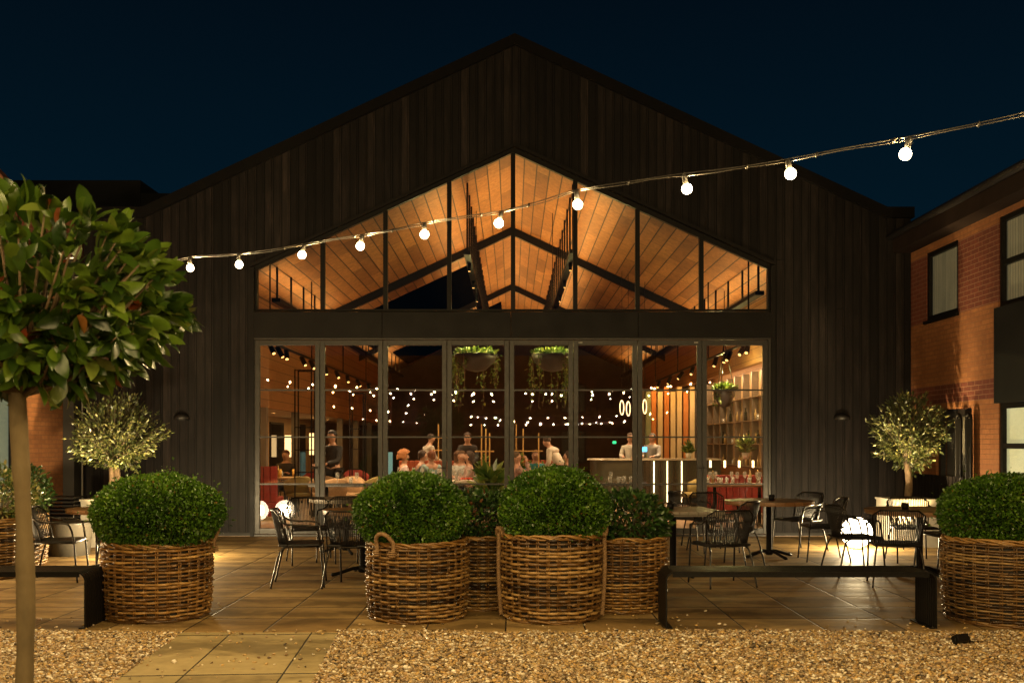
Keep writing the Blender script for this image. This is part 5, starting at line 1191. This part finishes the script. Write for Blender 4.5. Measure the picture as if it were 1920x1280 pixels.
    for l in legi: MB().tube([pts[l[2]]-Vector((0,0.03,.06)), pts[l[2]]+Vector((0,.04,-.06)), pts[l[3]]+Vector((0,.03,0))], [.045,.042,.03], 10).build('shoe', cmat((.02,.015,.012), .61), t)
    # hair: cap of locks, longer behind
    v, f = ico(); hc = up(0,-.004,.735); H = MB(); H.smooth = True; n1, n2 = 18, 10; rs = random.Random(px)
    vs = []
    for i in range(n2+1):
        for j in range(n1):
            th_, ph = pi*i/n2*(.62), 2*pi*j/n1; dv_ = Vector((sin(th_)*cos(ph), sin(th_)*sin(ph), cos(th_))); k = 1.0+(rs.uniform(-.12,.18) if curly else rs.uniform(-.03,.03))
            rr_ = Vector((.096,.108,.092))*(1.32 if curly else 1.0); back = max(0, -dv_.y); front = dv_.y > .45 and i > 5
            p = hc+Vector((dv_.x*rr_.x, dv_.y*rr_.y, dv_.z*rr_.z))*k
            if i == n2 and not front: p.z -= hairlen*(.4+.6*back)
            if front: p = hc+Vector((dv_.x*rr_.x, dv_.y*rr_.y*.9, .30*rr_.z))
            vs.append(p)
    H.add(vs, [(i*n1+j, i*n1+(j+1)%n1, (i+1)*n1+(j+1)%n1, (i+1)*n1+j) for i in range(n2) for j in range(n1)]); H.build('hair', cmat(hair, .7, 60), t)
    for sx in (-1,1): e = up(sx*.03,.116,.70); MB().lathe([(.007*sin(pi*q/6), -.007*cos(pi*q/6)) for q in range(7)], 8, e).build('eye', cmat((.03,.02,.015), .3), t)
    mt = up(0,.113,.645); MB().tube([mt-Vector((.022,0,0)), mt+Vector((0,.004,0)), mt+Vector((.022,0,0))], .005, 6).build('mouth', cmat((.30,.08,.06), .5), t)
    if sit:
        c = empty('dining_chair', (gx(px,Y), Y, .012), R(face), 'dark dining chair under the '+' '.join(label.split(',')[0].split()[:11]), 'chair', 'dining chairs in use'); MB().box(-.21,.21,-.20,.22,.33,.365).build('seat', DTOP, c, bevel=.01); MB().box(-.2,.2,-.235,-.21,.38,.78).build('backrest', OLIVEF, c, bevel=.01)
        for sx in (-1,1):
            for sy in (-1,1): MB().tube([(sx*.18,sy*.18,0),(sx*.18,sy*.18,.33)], .012, 6).build('leg', BLACKM, c)
    return t
W_ = (.62,.52,.46)
person(757, 21.6, -80, 'woman with curly ginger hair in a pale pink blouse, seated at the third door', top=(.55,.42,.40), hair=(.33,.12,.028), hairlen=.05, curly=True)
person(786, 23.3, -70, 'diner in dark grey with dark brown hair behind the ginger haired woman', top=(.10,.10,.11), hairlen=.08, lean=6)
person(809, 23.0, 30, 'diner in a pale teal top with auburn hair at the third door', top=(.28,.40,.38), hair=(.16,.05,.015), hairlen=.08)
person(797, 27.0, -60, 'waiter in a white shirt standing behind the diners in the third door', 'stand', top=(.48,.42,.34), arm='carry', lean=14)
person(852, 22.6, -60, 'seated diner with long brown hair and a dark grey top, fourth door', top=(.05,.07,.08), hair=(.13,.06,.025), hairlen=.16, lean=8)
person(877, 24.8, 180, 'person in a dark top standing behind the fourth door tables', 'stand', top=(.018,.015,.013), arm='carry', lean=8)
person(880, 21.3, 95, 'diner in a dusty pink top with long dark hair, seated left of the palm', top=(.42,.28,.23), hairlen=.2)
person(866, 21.8, 170, 'diner facing out in a pale grey top beside the stile of the fourth door', top=(.45,.45,.42), hair=(.10,.05,.02), hairlen=.14)
person(976, 21.2, -85, 'man in a dusty rose top seated in profile at the fifth door', top=(.34,.20,.16), hair=(.10,.06,.03), hairlen=.02, arm='face', lean=-8)
person(1004, 24.0, 175, 'diner facing out in a bright teal top at the fifth door', top=(.03,.22,.26), hair=(.14,.07,.03), hairlen=.12)
person(1053, 23.6, 62, 'waiter in a white shirt bending over the table at the fifth door', 'stand', top=(.60,.52,.42), arm='carry', lean=32)
person(1066, 21.9, 85, 'seated diner with dark hair facing left, below the bending waiter', top=(.16,.12,.10), hairlen=.1)
person(1182, 26.6, 165, 'bartender in a white shirt behind the bar at the sixth door', 'stand', top=(.55,.50,.42), hair=(.10,.06,.035))
person(1223, 27.0, 150, 'bartender in a grey striped top behind the bar at the seventh door', 'stand', top=(.30,.28,.26), hair=(.03,.02,.012), hairlen=.08)
person(626, 20.8, 150, 'waiter dressed in black with a dark cap, standing at the second door', 'stand', top=(.005,.005,.005), legs=(.004,.004,.004), hair=(.006,.005,.005), arm='carry', lean=4)
person(536, 24.3, 178, 'diner facing out in a dark top behind the beer table at the leftmost door', top=(.03,.025,.022), hair=(.10,.04,.02))
for o in bpy.data.objects:
    if '_new' in o: del o['_new']
